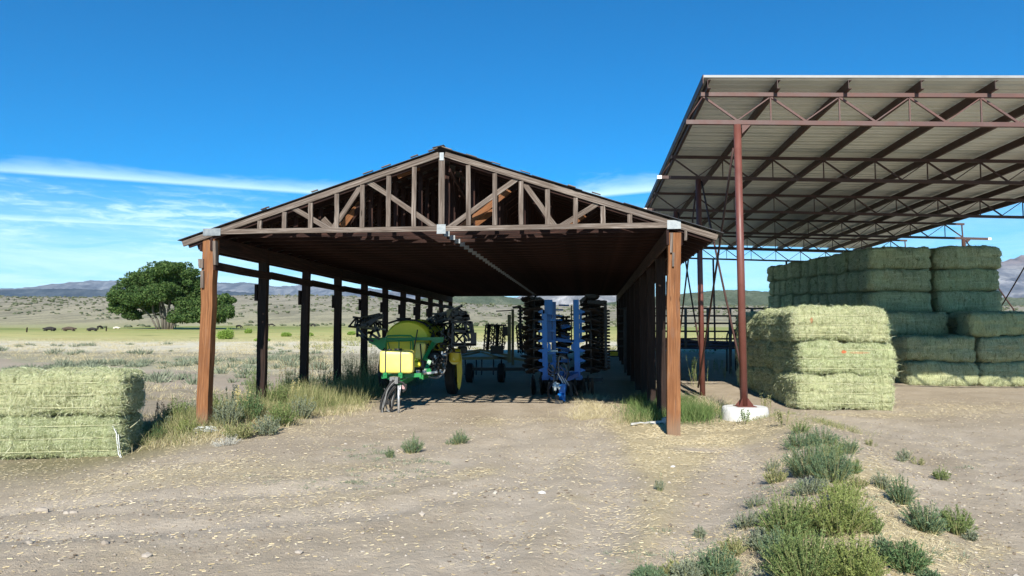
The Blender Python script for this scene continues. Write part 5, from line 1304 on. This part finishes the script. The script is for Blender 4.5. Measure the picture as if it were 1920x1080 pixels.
lp = [[(1060, 668), (1053, 664), (1046, 670), (1044, 686), (1040, 700), (1043, 714)], [(1062, 672), (1050, 668), (1047, 682), (1048, 698), (1044, 712)], [(1032, 682), (1027, 692), (1031, 700), (1040, 701), (1044, 692)], [(1030, 680), (1028, 697), (1036, 706), (1046, 700)], [(1056, 680), (1062, 690), (1063, 705), (1058, 715)],
      [(1050, 685), (1055, 692), (1060, 700), (1052, 712)], [(1064, 668), (1066, 684), (1066, 700), (1061, 716)], [(1034, 684), (1038, 690), (1040, 700), (1038, 716)], [(1045, 712), (1034, 722), (1028, 735), (1030, 747)], [(1058, 716), (1070, 716), (1078, 726), (1084, 744)], [(1030, 716), (1028, 730), (1033, 748)], [(1028, 690), (1034, 696), (1044, 698), (1050, 690)]]
for i, h in enumerate(lp):
    Yh = 20.9+.06*(i % 5); MB().tube(smooth_path([Q(x, y, Yh) for x, y in h]), .017+.006*(i % 2), 7).build('hose', [M['rubber'], M['grayhose'], M['pipe']][i % 3], H_)
MB().beam(Q(1066, 700, 21.8), Vector((Q(1072, 740, 21.8).x, 21.8, .10)), .09, .09, up=Y_).build('parking_leg', M['steel_dk'], H_)
MB().tube(smooth_path([Q(1030, 746, 20.9), Q(1028, 728, 20.9), Q(1032, 716, 20.9)]), .03, 7).build('hose', M['rubber'], H_)

# ================================================================ FOLDED TINE HARROW / CULTIVATOR between them
Yc = 27.0
T_ = thing('folded_cultivator', Vector((-.3, Yc, gz(-.3, Yc))), 'faded olive folded cultivator with upright mast and hanging chain harrow mats', 'cultivator')
MB().beam(Q(955, 680, Yc), Q(955, 590, Yc), .13, .15, up=Y_).build('mast', M['olive'], T_)
MB().beam(Q(961.5, 684, Yc+.1), Q(961.5, 580, Yc+.1), .10, .10, up=Y_).build('mast', M['olive'], T_)
MB().beam(Q(930, 583.5, Yc), Q(960, 582, Yc), .03, .04).beam(Q(961, 577, Yc), Q(977, 574, Yc), .06, .08).build('top_arm', M['steel_dk'], T_)
MB().beam(Q(864, 662, Yc), Q(902, 656, Yc), .09, .08).beam(Q(902, 656, Yc), Q(952, 666, Yc), .09, .08).beam(Q(866, 672, Yc), Q(955, 671, Yc), .08, .10).beam(Q(866, 667, Yc), Q(900, 660, Yc+.4), .08, .06).beam(Q(902, 660, Yc), Q(955, 676, Yc), .08, .06).build('wing_frame', M['olive'], T_)
MB().beam(Q(962, 672, Yc), Q(985, 676, Yc), .09, .09).build('wing_frame', M['olive'], T_)
for px in (872, 893, 903, 925, 940): 
    p = Q(px, 674, Yc); MB().tube(smooth_path([p, p-E3*.2+Y_*.15, p-E3*.42, p-E3*.55-Y_*.1]), .025, 6).build('shank', M['steel_dk'], T_)
P0, P1 = Q(975.5, 574, Yc), Q(976, 655, Yc)
MB().tube([P0, P1], .05, 8).build('upright_reel', M['steel_dk'], T_)
for i in range(13):
    c = P0.lerp(P1, (i+.5)/13); MB().disc(c, Vector((.1, .1, 1)), .10, .05, 12).build('reel_flange', M['steel_dk'], T_)
MB().box(Q(947, 621, Yc), .20, .06, .34, X_, Y_).build('side_plate', M['steel_dk'], T_)
def mat_(x0, x1, y0, y1, lean, Y, nx, nz):
    """hanging spike harrow mat"""
    m = MB(); rr = random.Random(int(x0))
    MB().beam(Q(x0, y0, Y), Q(x1, y0+1, Y), .06, .06).build('mat_bar', M['steel_dk'], T_)
    for i in range(nx):
        for j in range(nz):
            u, v = (i+rr.uniform(.1, .9))/nx, (j+rr.uniform(.1, .9))/nz
            px = x0+(x1-x0)*u+lean*v; py = y0+(y1-y0)*v; s = 1 if (i+j) % 2 else -1
            m.tube([Q(px-3.2*s, py-3.6, Y), Q(px+rr.uniform(-.5, .5), py, Y+.05), Q(px+3.2*s, py+3.6, Y)], .017, 4)
            if rr.random() < .7: m.tube([Q(px, py, Y), Q(px+rr.uniform(-3, 3), py+2, Y-.12)], .012, 4)
    m.build('harrow_mat', M['steel_dk'], T_)
    for i in range(nx+1): 
        px = x0+(x1-x0)*i/nx; MB().tube([Q(px, y0, Y), Q(px+lean, y1, Y)], .016 if i % 2 else .028, 5).build('mat_chain', M['steel_dk'], T_)
mat_(911, 949, 609, 655, -4, Yc+.3, 9, 11); mat_(968, 1000, 611, 662, 4, Yc+.3, 8, 12)
MB().tube([Q(916, 609, Yc+.2), Q(914, 657, Yc+.2)], .05, 8).tube([Q(932, 609, Yc+.2), Q(932, 650, Yc+.2)], .06, 8).build('mat_carrier', M['steel_dk'], T_)
MB().box(Q(932, 656, Yc+.1), .48, .3, .30, X_, Y_).build('weight_box', M['steel_dk'], T_)
for px in (880, 940): wheel(Vector((Q(px, 690, Yc).x, Yc+.2, gz(0, Yc)+.35)), .35, .25, T_, 'steel_dk')
MB().beam(Q(880, 692, Yc), Q(985, 692, Yc), .12, .12).build('axle', M['steel_dk'], T_)
# small yellow board low at the far right corner of the barn
p = Q(1151, 663, 40.0); sb = thing('crate', p-E3*.2, 'low dark box with a yellow striped panel at the rear right corner of the barn', 'box')
MB().box(p, .55, .4, .36).build('body', M['steel_dk'], sb); MB().box(p-E2*.21+E3*.0, .42, .01, .22).build('front_panel', M['yellow'], sb)
# ================================================================ PLANTS AND LITTER
rngp = np.random.default_rng(99)
def bush(px, py, wpx, hpx, label, name='weed_bush', mt='weed', stems=110, per=26, seed=0, leaf=(.028, .0055), lean=0.0, cat='weed', stemmat='drygreen', flatn=.55, p=None):
    """bushy annual weed: many fine stems each set with small leaves"""
    rng = np.random.default_rng(seed+int(px)); g = ground(px, py) if p is None else p; k = g.y/FPX; R_ = wpx*k/2; Hh = hpx*k
    n = stems; ang = rng.uniform(0, 2*math.pi, n); rad = np.sqrt(rng.uniform(0, 1, n))
    bx = g.x+np.cos(ang)*rad*R_*.45; by = g.y+np.sin(ang)*rad*R_*.45; base = np.stack([bx, by, G(bx, by)-.01], -1)
    tip = np.stack([g.x+np.cos(ang)*rad*R_*1.0+rng.normal(size=n)*R_*.07, g.y+np.sin(ang)*rad*R_*1.0+rng.normal(size=n)*R_*.07, base[:, 2]+Hh*(1-flatn*rad**2)*rng.uniform(.50, 1.05, n)*np.where(rng.random(n) > .92, 1.28, 1)], -1)
    d = tip-base; L = np.linalg.norm(d, axis=1)
    sv, sf = blades(base, d, L, .006, 0.0, rng)
    t = rng.uniform(.18, 1.0, (n, per)); P = base[:, None]+d[:, None]*t[..., None]
    P[..., 2] += 0.06*Hh*np.sin(t*3.1)
    dd = rng.normal(size=(n, per, 3))*.75+(d/L[:, None])[:, None]*.9; dd[..., 2] += .25
    LL = leaf[0]*rng.uniform(.5, 1.35, (n, per))*(1.25-.5*t)
    lv, lf = blades(P.reshape(-1, 3), dd.reshape(-1, 3), LL.ravel(), leaf[1]*rng.uniform(.7, 1.3, n*per), .1, rng)
    V, F, mi = join([(sv, sf), (lv, lf)])
    return np_obj(name, V, F, [M[stemmat], M[mt]], mi=mi, off=tuple(g), label=label, cat=cat)
M['kochia'] = leaf_mat('fine_green_leaves', [(.10, .15, .045), (.17, .235, .075), (.26, .32, .12)], trans=.25)
M['kochia_y'] = leaf_mat('fine_yellow_green_leaves', [(.15, .20, .05), (.25, .30, .085), (.36, .39, .14)], trans=.25)
M['kochia_b'] = leaf_mat('fine_blue_green_leaves', [(.075, .13, .065), (.13, .20, .105), (.20, .27, .15)], trans=.2)
def grass_patch(ps, N):
    i = rngp.integers(0, len(ps), N); q = np.array(ps)[i]; c = [ground(a, b) for a, b, _, _ in ps]; cc = np.array([(v.x, v.y) for v in c])[i]
    k = cc[:, 1]/FPX; x = cc[:, 0]+rngp.normal(size=N)*q[:, 2]*k*.6; y = cc[:, 1]+rngp.normal(size=N)*q[:, 3]*k*2.2
    d = np.stack([rngp.normal(size=N)*.6, rngp.normal(size=N)*.6, np.full(N, .8)], -1)
    return blades(np.stack([x, y, G(x, y)-.005], -1), d, rngp.uniform(.03, .14, N), .0035, .35, rngp)
FG = [
 (1515, 890, 105, 78, 'blue green bushy weed just behind the big foreground bush, tallest of that pair', 'kochia_b', 210, 34),
 (1560, 905, 95, 85, 'dark green bushy weed touching the front right of the tallest one', 'kochia_b', 190, 34),
 (1497, 838, 70, 36, 'low green weed on the berm right of the white footing', 'kochia_b', 110, 26),
 (1540, 835, 70, 40, 'rounded green weed behind the others on the berm', 'kochia_b', 120, 26),
 (1600, 888, 34, 34, 'small dry tipped weed at the right foot of the berm bushes', 'kochia', 50, 20),
 (1480, 1010, 120, 90, 'yellow green left lobe of the biggest foreground bush', 'kochia', 260, 36),
 (1575, 1000, 130, 95, 'bright yellow green back lobe of the biggest foreground bush', 'kochia_y', 300, 36),
 (1510, 1085, 150, 95, 'dark centred front lobe of the biggest foreground bush at the bottom edge', 'kochia', 330, 38),
 (1600, 1085, 120, 85, 'front right lobe of the biggest foreground bush at the bottom edge', 'kochia_y', 260, 36),
 (1440, 985, 60, 34, 'grey green sprawling weed at the left edge of the biggest foreground bush', 'sage', 70, 20),
 (1425, 1030, 56, 44, 'blue grey weed left of the biggest foreground bush', 'sage', 90, 24),
 (1345, 1082, 85, 62, 'green weed clump at the bottom edge, left of the biggest bush', 'kochia_b', 170, 30),
 (1290, 1085, 70, 40, 'spreading pale green weed at the bottom edge, next left', 'sage', 100, 26),
 (1215, 1085, 70, 26, 'leftmost low green weed at the bottom edge', 'kochia_b', 80, 24),
 (1312, 1008, 24, 24, 'small upright grey green weed on the straw, above the bottom edge clumps', 'sage', 36, 20),
 (1690, 945, 52, 60, 'dark green upright weed on the pale mound right of the big bush', 'kochia_b', 100, 28),
 (1652, 915, 40, 34, 'small weed at the left side of the pale mound', 'sage', 50, 22),
 (1735, 998, 80, 62, 'wide dark green weed right of the pale mound, left half', 'kochia_b', 150, 30),
 (1795, 1000, 66, 56, 'wide dark green weed right of the pale mound, right half with grey tips', 'kochia', 120, 28),
 (1700, 1068, 84, 60, 'deep green leafy weed right of the big bush near the bottom', 'weed_dk', 150, 30),
 (1745, 1088, 50, 24, 'low weed at the bottom edge right of the deep green one', 'kochia_b', 60, 20),
 (1820, 1012, 28, 22, 'small dry weed at the right of the wide dark weeds', 'sage', 30, 18),
 (1765, 900, 34, 30, 'small weed alone on the bare yard at right', 'kochia', 46, 20),
 (1700, 862, 40, 26, 'thin weed on the bare yard behind the pale mound', 'sage', 36, 18),
 (1632, 836, 26, 18, 'little dry weed on the bare yard nearest the lit hay', 'drygreen', 22, 14),
 (1690, 866, 22, 16, 'tiny weed left of the thin weed on the yard', 'sage', 20, 14),
 (1722, 872, 26, 18, 'tiny weed right of the thin weed on the yard', 'drygreen', 20, 14),
 (1450, 880, 40, 22, 'dry grey weed lying at the left foot of the berm bushes', 'sage', 36, 18),
 (1415, 948, 44, 22, 'dry grey weed on the slope between the track and the big bush', 'sage', 40, 18),
 (1237, 920, 20, 32, 'small upright weed standing in the straw left of the berm', 'sage', 26, 16),
 (773, 848, 46, 36, 'bushy blue green weed on the bare ground before the barn, left one of a pair', 'kochia_b', 90, 26),
 (862, 832, 40, 28, 'bushy blue green weed on the bare ground before the barn, right one of a pair', 'kochia_b', 80, 26),
 (733, 858, 26, 26, 'small weed just left of the bushy pair before the barn', 'kochia_b', 34, 20),
 (843, 833, 18, 12, 'tiny weed at the left foot of the right bushy weed', 'kochia_b', 16, 14),
 (292, 825, 40, 36, 'dark blue green weed at the foot of the left hay bales', 'weed_dk', 90, 24),
]
for i, (px, py, w, h, lab, mt, st, per) in enumerate(FG): bush(px, min(py, 1095), w, h, lab, mt=mt, stems=st, per=per, seed=i*13)
MORE = [(1455, 905, 50, 30, 'drygreen', 60, 'dry straw coloured weed on the bank left of the gap between the bushes'), (1520, 925, 80, 34, 'sage', 90, 'flattened grey green weed between the berm bushes and the biggest bush'), (1585, 940, 70, 40, 'kochia_y', 100, 'yellow green weed just behind the biggest foreground bush'),
  (1635, 1000, 50, 40, 'kochia', 70, 'green weed filling the right shoulder of the biggest foreground bush'), (1400, 990, 50, 34, 'sage', 60, 'grey weed on the left slope of the foreground bank'), (1375, 1040, 60, 34, 'drygreen', 60, 'dry yellowed weed on the left slope, lower down'), (1460, 1050, 80, 56, 'kochia_b', 130, 'blue green weed against the left flank of the biggest bush'),
  (1655, 1050, 46, 46, 'kochia_b', 70, 'dark weed wedged between the biggest bush and the deep green weed'), (1500, 812, 44, 26, 'kochia', 50, 'pale green weed at the top of the berm nearest the footing'), (1590, 850, 50, 34, 'kochia_b', 70, 'dark weed on the right flank of the berm bushes'), (1610, 915, 40, 26, 'drygreen', 36, 'thin dry weed on the pale straw mound'), (1560, 870, 60, 50, 'kochia', 90, 'lighter green weed in the middle of the berm bushes'), (1260, 1079, 44, 30, 'drygreen', 40, 'thin yellow weed between the two leftmost bottom edge clumps')]
for i, (px, py, w, h, mt, st, lab) in enumerate(MORE): bush(px, py, w, h, lab, mt=mt, stems=st, per=26, seed=900+i*7, flatn=.35)
V, F = grass_patch([(1560, 920, 60, 30), (1500, 960, 40, 30), (1480, 870, 50, 18), (1620, 990, 30, 30), (1420, 1020, 60, 40), (1540, 830, 70, 10), (1700, 1000, 60, 40), (1350, 1060, 90, 20)], 5200)
np_obj('dry_bank_grass', V, F, M['dry'], kind='stuff')
# low creeping weeds on the bare ground
cx = []; 
for (px, py, n, sx, sy) in ((700, 858, 40, 26, 9), (760, 868, 10, 20, 3), (560, 905, 14, 60, 8), (770, 890, 14, 40, 6), (690, 905, 14, 30, 6), (830, 868, 6, 12, 3), (1640, 930, 16, 30, 20), (1580, 970, 14, 40, 20), (1630, 1060, 18, 30, 20), (1760, 1040, 12, 30, 12), (1470, 930, 20, 30, 20), (1390, 1010, 20, 40, 22), (1240, 1055, 20, 60, 16), (1330, 1040, 16, 40, 14), (1800, 880, 10, 40, 14), (1380, 1070, 20, 50, 10)):
    for _ in range(n): q = ground(random.gauss(px, sx), min(random.gauss(py, sy), 1078)); cx.append((q.x, q.y))
cx = np.array(cx); V, F = tuftset(cx[:, 0], cx[:, 1], rngp.uniform(.035, .075, len(cx)), 26, 1.0, .007, .1, .7, 0.8, rngp)
np_obj('creeping_weeds', V, F, M['sage'], kind='stuff')

# straw litter lying on the ground
def flat_bits(N, Lr, wr, mat, name, zoff=.004, dens=None, mult=1.0):
    w = np.array([g[2]*g[3]*g[4] for g in PG]); w /= w.sum(); idx = rngp.choice(len(PG), N, p=w); g = np.array(PG)[idx]
    ex, ey = rngp.normal(size=(2, N))*.72; y = g[:, 1]+ey*g[:, 3]; x = g[:, 0]+(y-g[:, 1])*g[:, 5]+ex*g[:, 2]
    k = (fbm(np.stack([x*1.6, y*1.6], -1), 3, 31)+.35*fbm(np.stack([x*6, y*6], -1), 2, 33) > rngp.uniform(-.55, .35, N)); x, y = x[k], y[k]; n = len(x)
    a = rngp.uniform(0, math.pi, n); a = np.where(rngp.random(n) < .4, rngp.normal(size=n)*.35, a)
    L = rngp.uniform(*Lr, n); wd = rngp.uniform(*wr, n)
    dx, dy = np.cos(a)*L/2, np.sin(a)*L/2; nx, ny = -np.sin(a)*wd/2, np.cos(a)*wd/2; z1, z2 = rngp.uniform(0, .014, (2, n))*mult
    def pt(sx, sn, z): X = x+sx*dx+sn*nx; Y = y+sx*dy+sn*ny; return np.stack([X, Y, G(X, Y)+zoff+z+np.abs(sn)*0], -1)
    V = np.stack([pt(-1, -1, z1), pt(-1, 1, z1+.003), pt(1, 1, z2+.003), pt(1, -1, z2)], 1).reshape(-1, 3)
    return np_obj(name, V, np.arange(len(V)).reshape(-1, 4), mat, kind='stuff')
flat_bits(42000, (.012, .055), (.0014, .003), M['strawbit'], 'straw_litter')
# straw wisps scattered thinly everywhere
N = 5000; y = 5.2+rngp.gamma(1.6, 4.0, N); y = y[(y < 27)]; x = rngp.uniform(-.78, .78, len(y))*y; a = rngp.uniform(0, math.pi, len(y)); L = rngp.uniform(.01, .05, len(y)); wd = .0024
z = G(x, y)+.006
V = []
c_, s_ = np.cos(a)*L/2, np.sin(a)*L/2; nx, ny = -np.sin(a)*wd/2, np.cos(a)*wd/2
def pp(u, v): X = x+u*c_+v*nx; Y = y+u*s_+v*ny; return np.stack([X, Y, G(X, Y)+.007+.004*v], -1)
V = np.stack([pp(-1, -1), pp(-1, 1), pp(1, 1), pp(1, -1)], 1).reshape(-1, 3); np_obj('straw_wisps', V, np.arange(len(V)).reshape(-1, 4), M['strawbit'], kind='stuff')
# pebbles
M['stone'] = leaf_mat('pebbles', [(.20, .165, .13), (.31, .26, .21), (.40, .35, .29), (.48, .43, .36)], rough=.9, trans=0)
N = 2600; y = 5.0+rngp.gamma(1.7, 3.6, N); k = y < 30; y = y[k]; x = rngp.uniform(-.8, .8, len(y))*y; s_ = rngp.uniform(.005, .014, len(y))*(1+1.6*(rngp.random(len(y)) > .975))
V, F = blobs(np.stack([x, y, G(x, y)+s_*.25], -1), np.stack([s_*1.2, s_, s_*.7], -1), rngp); np_obj('pebbles', V, F, M['stone'], kind='stuff')
clod = leaf_mat('clods', [(.13, .10, .07), (.22, .175, .13), (.33, .28, .21)], rough=1, trans=0)
N = 3500; y = 5.0+rngp.gamma(1.7, 3.8, N); k = y < 28; y = y[k]; x = rngp.uniform(-.8, .8, len(y))*y; s_ = rngp.uniform(.006, .018, len(y))
k = fbm(np.stack([x*.7, y*.7], -1), 3, 91) > -.05; x, y, s_ = x[k], y[k], s_[k]
V, F = blobs(np.stack([x, y, G(x, y)+s_*.1], -1), np.stack([s_*1.3, s_, s_*.6], -1), rngp); np_obj('soil_clods', V, F, clod, kind='stuff')
for (px, py, r, lab) in ((1016, 926, .045, 'white stone lying alone on the dirt track before the barn'), (274, 1045, .04, 'pale stone on the bare ground at lower left'), (78, 960, .06, 'flat pale stone at the far left of the bare ground'), (138, 963, .04, 'dark edged stone right of the flat pale stone'), (1262, 876, .03, 'small white stone at the edge of the straw left of the berm'), (560, 1038, .035, 'small pale stone near the bottom, left of the middle')):
    g = ground(px, py); v = IV*np.array([r*1.3, r, r*.65])*(1+.15*rngp.normal(size=(12, 1)))+np.array(g)+np.array([0, 0, r*.3]); np_obj('stone', v, IF, M['stone'] if 'white' not in lab else mix_mat('white_stone', (.6, .58, .54), (.75, .73, .7), 8, .8), off=tuple(g), label=lab, cat='stone')

# ---------------------------------------------------------------- tall weeds and grass along the left posts
def grass_at(N, line, spread, Lr, w, mt, name, lean=.25, droop=.25, ramp=None, thr=-.4):
    pts = np.array(line); seg = rngp.integers(0, len(pts)-1, N); t = rngp.uniform(size=N); c = pts[seg]+(pts[seg+1]-pts[seg])*t[:, None]
    x = c[:, 0]+rngp.normal(size=N)*spread; y = c[:, 1]+rngp.normal(size=N)*spread*.8
    n_ = fbm(np.stack([x*1.1, y*1.1], -1), 3, 55); k = n_ > thr; x, y, n_ = x[k], y[k], n_[k]; n = len(x)
    d = np.stack([rngp.normal(size=n)*lean, rngp.normal(size=n)*lean, np.ones(n)], -1); L = rngp.uniform(*Lr, n)*(1+.35*n_)
    return (*blades(np.stack([x, y, G(x, y)-.01], -1), d, L, w*rngp.uniform(.6, 1.3, n), droop, rngp), )
LINE = [(-7.0, 14.9), (-6.3, 16.2), (-5.9, 17.6), (-5.7, 19.0), (-5.4, 21.0), (-5.0, 24.0), (-4.6, 27.5)]
LINE2 = [(-6.5, 14.6), (-5.4, 16.0), (-5.0, 17.6), (-4.7, 19.3)]
for (N, ln, sp_, Lr, w, mt, nm, le, dr) in ((32000, LINE, .60, (.18, .52), .007, 'drygreen', 'tall_mixed_grass', .30, .25), (9000, LINE, .75, (.15, .40), .006, 'dry', 'dry_grass_edge', .40, .35), (13000, LINE2, .48, (.10, .30), .006, 'dry', 'dry_grass_edge', .45, .4), (9000, LINE[2:], .6, (.3, .75), .007, 'drygreen', 'tall_green_weeds', .22, .15)):
    V, F = grass_at(N, ln, sp_, Lr, w, mt, nm, le, dr); np_obj(nm, V, F, M[mt], kind='stuff')
WL = [(300, 812, 46, 40, 'olive weed between the left hay and the corner post', 'sage', 80), (330, 800, 60, 56, 'grey green weed just left of the corner post', 'kochia', 130), (350, 815, 44, 30, 'low yellowish weed at the left foot of the corner post', 'kochia_y', 70),
      (425, 800, 60, 60, 'grey green weed right of the corner post', 'sage', 120), (470, 792, 50, 64, 'leafy dark green weed left of the second post', 'weed_dk', 110), (520, 770, 60, 60, 'pale green weed right of the second post', 'kochia', 120), (548, 752, 50, 62, 'tall green weed left of the third post', 'weed', 110),
      (590, 750, 60, 44, 'grey green weed right of the third post', 'sage', 110), (500, 815, 60, 36, 'low grey weed in front of the second post', 'sage', 90), (450, 822, 70, 34, 'dusty weed on the grass edge right of the corner post', 'drygreen', 100), (600, 770, 60, 30, 'low green weed at the front edge of the grass', 'kochia', 80), (640, 745, 50, 40, 'weed at the front edge of the grass by the fourth post', 'drygreen', 80),
      (405, 775, 40, 40, 'green weed right behind the corner post', 'kochia', 80), (360, 782, 40, 36, 'weed behind and left of the corner post', 'sage', 70), (530, 800, 60, 50, 'olive weed in the grass between the second and third posts', 'kochia', 100), (565, 785, 56, 46, 'grey weed in the grass in front of the third post', 'sage', 90), (480, 745, 50, 60, 'tall green weed behind the second post', 'weed', 100), (620, 738, 50, 54, 'leafy weed beside the fourth post', 'weed', 100), (700, 722, 60, 70, 'tall shaded weed beside the sixth post', 'weed', 120), (660, 728, 56, 74, 'tall shaded weed between the fourth and fifth posts', 'weed', 120)]
for i, (px, py, w, h, lab, mt, st) in enumerate(WL): bush(px, py, w, h, lab, mt=mt, stems=st, per=24, seed=400+i, leaf=(.045, .011), flatn=.4)
def spike(px, py, h, n, label, mt, w=22, cat='weed', leaf=(.03, .012), per=60):
    g = ground(px, py); k = g.y/FPX; rng = np.random.default_rng(int(px)); b = []; 
    base = np.array([[g.x+rng.normal()*w*k*.25, g.y+rng.normal()*w*k*.3, g.z-.02] for _ in range(n)]); d = np.stack([rng.normal(size=n)*.12, rng.normal(size=n)*.12, np.ones(n)], -1); L = h*k*rng.uniform(.7, 1.05, n)
    sv, sf = blades(base, d, L, .012, 0, rng); dn = d/np.linalg.norm(d, axis=1, keepdims=True)
    t = rng.uniform(.35, 1.02, (n, per)); P = base[:, None]+dn[:, None]*(L[:, None]*t)[..., None]+rng.normal(size=(n, per, 3))*.012
    dd = rng.normal(size=(n, per, 3)); dd[..., 2] += .8
    lv, lf = blades(P.reshape(-1, 3), dd.reshape(-1, 3), leaf[0]*rng.uniform(.6, 1.3, n*per), leaf[1], .2, rng); V, F, mi = join([(sv, sf), (lv, lf)])
    return np_obj('seed_stalk', V, F, [M['drygreen'], M[mt]], mi=mi, off=tuple(g), label=label, cat=cat)
spike(440, 782, 62, 13, 'tall plant covered in pale yellow seed pods right of the corner post', 'flower', 34, leaf=(.028, .02))
spike(548, 760, 50, 6, 'small yellow podded plant at the left foot of the third post', 'flower', 16, leaf=(.028, .018))
spike(302, 800, 52, 7, 'rust brown seed stalks just right of the left hay bales', 'rust', 26); spike(318, 800, 40, 6, 'rust brown seed stalks beside white fluffy weed left of the corner post', 'rust', 20)
spike(545, 748, 74, 8, 'tall rust brown seed stalks just left of the third post', 'rust', 26); spike(595, 735, 78, 6, 'tall dark seed stalks right of the third post', 'rust', 24); spike(608, 735, 70, 6, 'tall dark seed stalks left of the fourth post', 'rust', 24)
spike(650, 722, 56, 7, 'dark seed stalks between the fourth and fifth posts', 'rust', 30); spike(692, 716, 66, 8, 'dark seed stalks right of the fifth post', 'rust', 30)
M['white_fluff'] = leaf_mat('white_fluff', [(.42, .40, .33), (.56, .54, .46), (.68, .66, .58)], trans=.2)
spike(330, 795, 34, 8, 'white fluffy weed between the rust stalks and the corner post', 'white_fluff', 34, leaf=(.035, .012))
bush(425, 835, 60, 22, 'grey dead twiggy weed on the ground right of the corner post', 'dead_weed', 'white_fluff', 90, 10, 77, stemmat='white_fluff')
g = ground(384, 812); tw = MB()
for i in range(8):
    P = [g+Vector((random.uniform(-.25, .28), random.uniform(-.15, .1), .02+random.uniform(0, .12))) for _ in range(4)]
    tw.tube(smooth_path([g+Vector((-.28+.02*i, 0, .06))]+P+[g+Vector((.3, -.05, .05))]), .006, 5)
tw.build('loose_twine', M['twine'], None, 'tangle of discarded white twine at the foot of the orange left corner post', 'twine')
# right: green grass between the corner post and the footing, dry tufts on the berm
gl = [(3.55, 16.4), (3.9, 17.6), (4.1, 19.2), (4.2, 20.6)]
V, F = grass_at(13000, gl, .42, (.20, .50), .008, 'grass', '', .30, .25, thr=-.9); np_obj('green_grass', V, F, M['grass'], kind='stuff')
V, F = grass_at(5000, [(4.2, 18.6), (5.0, 19.0), (4.6, 21)], .40, (.15, .42), .006, 'dry', '', .4, .35, thr=-.6); np_obj('dry_grass_tufts', V, F, M['dry'], kind='stuff')
V, F = grass_at(4200, [(1.75, 16.0), (1.9, 17.5), (2.2, 20), (2.5, 23)], .30, (.10, .34), .005, 'dry', '', .5, .35, thr=-.6); np_obj('dry_grass_tufts', V, F, M['dry'], kind='stuff')
V, F = grass_at(2600, [(5.4, 16.2), (6.0, 15.6), (6.3, 14.0)], .30, (.08, .24), .005, 'drygreen', '', .5, .35, thr=-.5); np_obj('berm_grass', V, F, M['drygreen'], kind='stuff')
V, F = grass_at(900, [(2.7, 16.0), (2.9, 17.6)], .15, (.10, .3), .006, 'drygreen', '', .3, .3, thr=-.9); np_obj('post_foot_grass', V, F, M['drygreen'], kind='stuff')
spike(1300, 725, 62, 9, 'tall feathery green grass heads behind the corner post at right', 'grass', 40, 'grass', (.05, .008)); spike(1340, 700, 30, 6, 'small leafy sprigs at the top of the grassy bank', 'weed', 30); spike(1366, 712, 26, 5, 'little seed stalks right of the grassy bank crown', 'drygreen', 20)
spike(1396, 795, 30, 6, 'little weed growing against the white footing', 'weed', 26); spike(1440, 775, 36, 6, 'weed stalks just right of the white footing', 'drygreen', 26); spike(1460, 800, 36, 6, 'dry stalks on the berm right of the footing', 'drygreen', 30)
spike(1300, 700, 30, 5, 'small sprig of weed beside the second steel column', 'weed', 20)
# white sheeting scraps by the right posts
g = ground(1205, 797)
for (dx, dy, a, b) in ((0, 0, .5, .03), (.35, .15, .3, .05), (.55, .3, .12, .16)):
    m = MB(); c = g+Vector((dx, dy, .03)); m.beam(c-Vector((a/2, .02, 0)), c+Vector((a/2, .06, .03)), .05, b, up=E3, seg=5, rough=.012); m.build('plastic_scrap', M['plastic'], None, {.5: 'long strip of dusty white plastic by the right hand barn posts', .3: 'short strip of white plastic between the long strip and the posts', .12: 'upright scrap of pale plastic against the third right hand post'}[a], 'scrap')
# ================================================================ AIR
hz = bpy.data.materials.new('air'); hz.use_nodes = True; hn = NT(hz.node_tree); hn.n.clear()
pv = hn.node('ShaderNodeVolumePrincipled'); pv.inputs['Color'].default_value = (.72, .84, 1, 1); pv.inputs['Density'].default_value = HAZE; pv.inputs['Anisotropy'].default_value = 0.0
ho = hn.node('ShaderNodeOutputMaterial'); hn.l.new(pv.outputs[0], ho.inputs['Volume'])
X0, X1, Y0, Y1, Z0, Z1 = -19500, 19500, -120, 12500, -60, 860
V = [(X0, Y0, Z0), (X1, Y0, Z0), (X1, Y1, Z0), (X0, Y1, Z0), (X0, Y0, Z1), (X1, Y0, Z1), (X1, Y1, Z1), (X0, Y1, Z1)]
me = bpy.data.meshes.new('haze'); me.from_pydata(V, [], [(0, 3, 2, 1), (4, 5, 6, 7), (0, 1, 5, 4), (1, 2, 6, 5), (2, 3, 7, 6), (3, 0, 4, 7)]); me.materials.append(hz)
h_o = bpy.data.objects.new('haze', me); COL.objects.link(h_o); tag(h_o, kind='stuff')
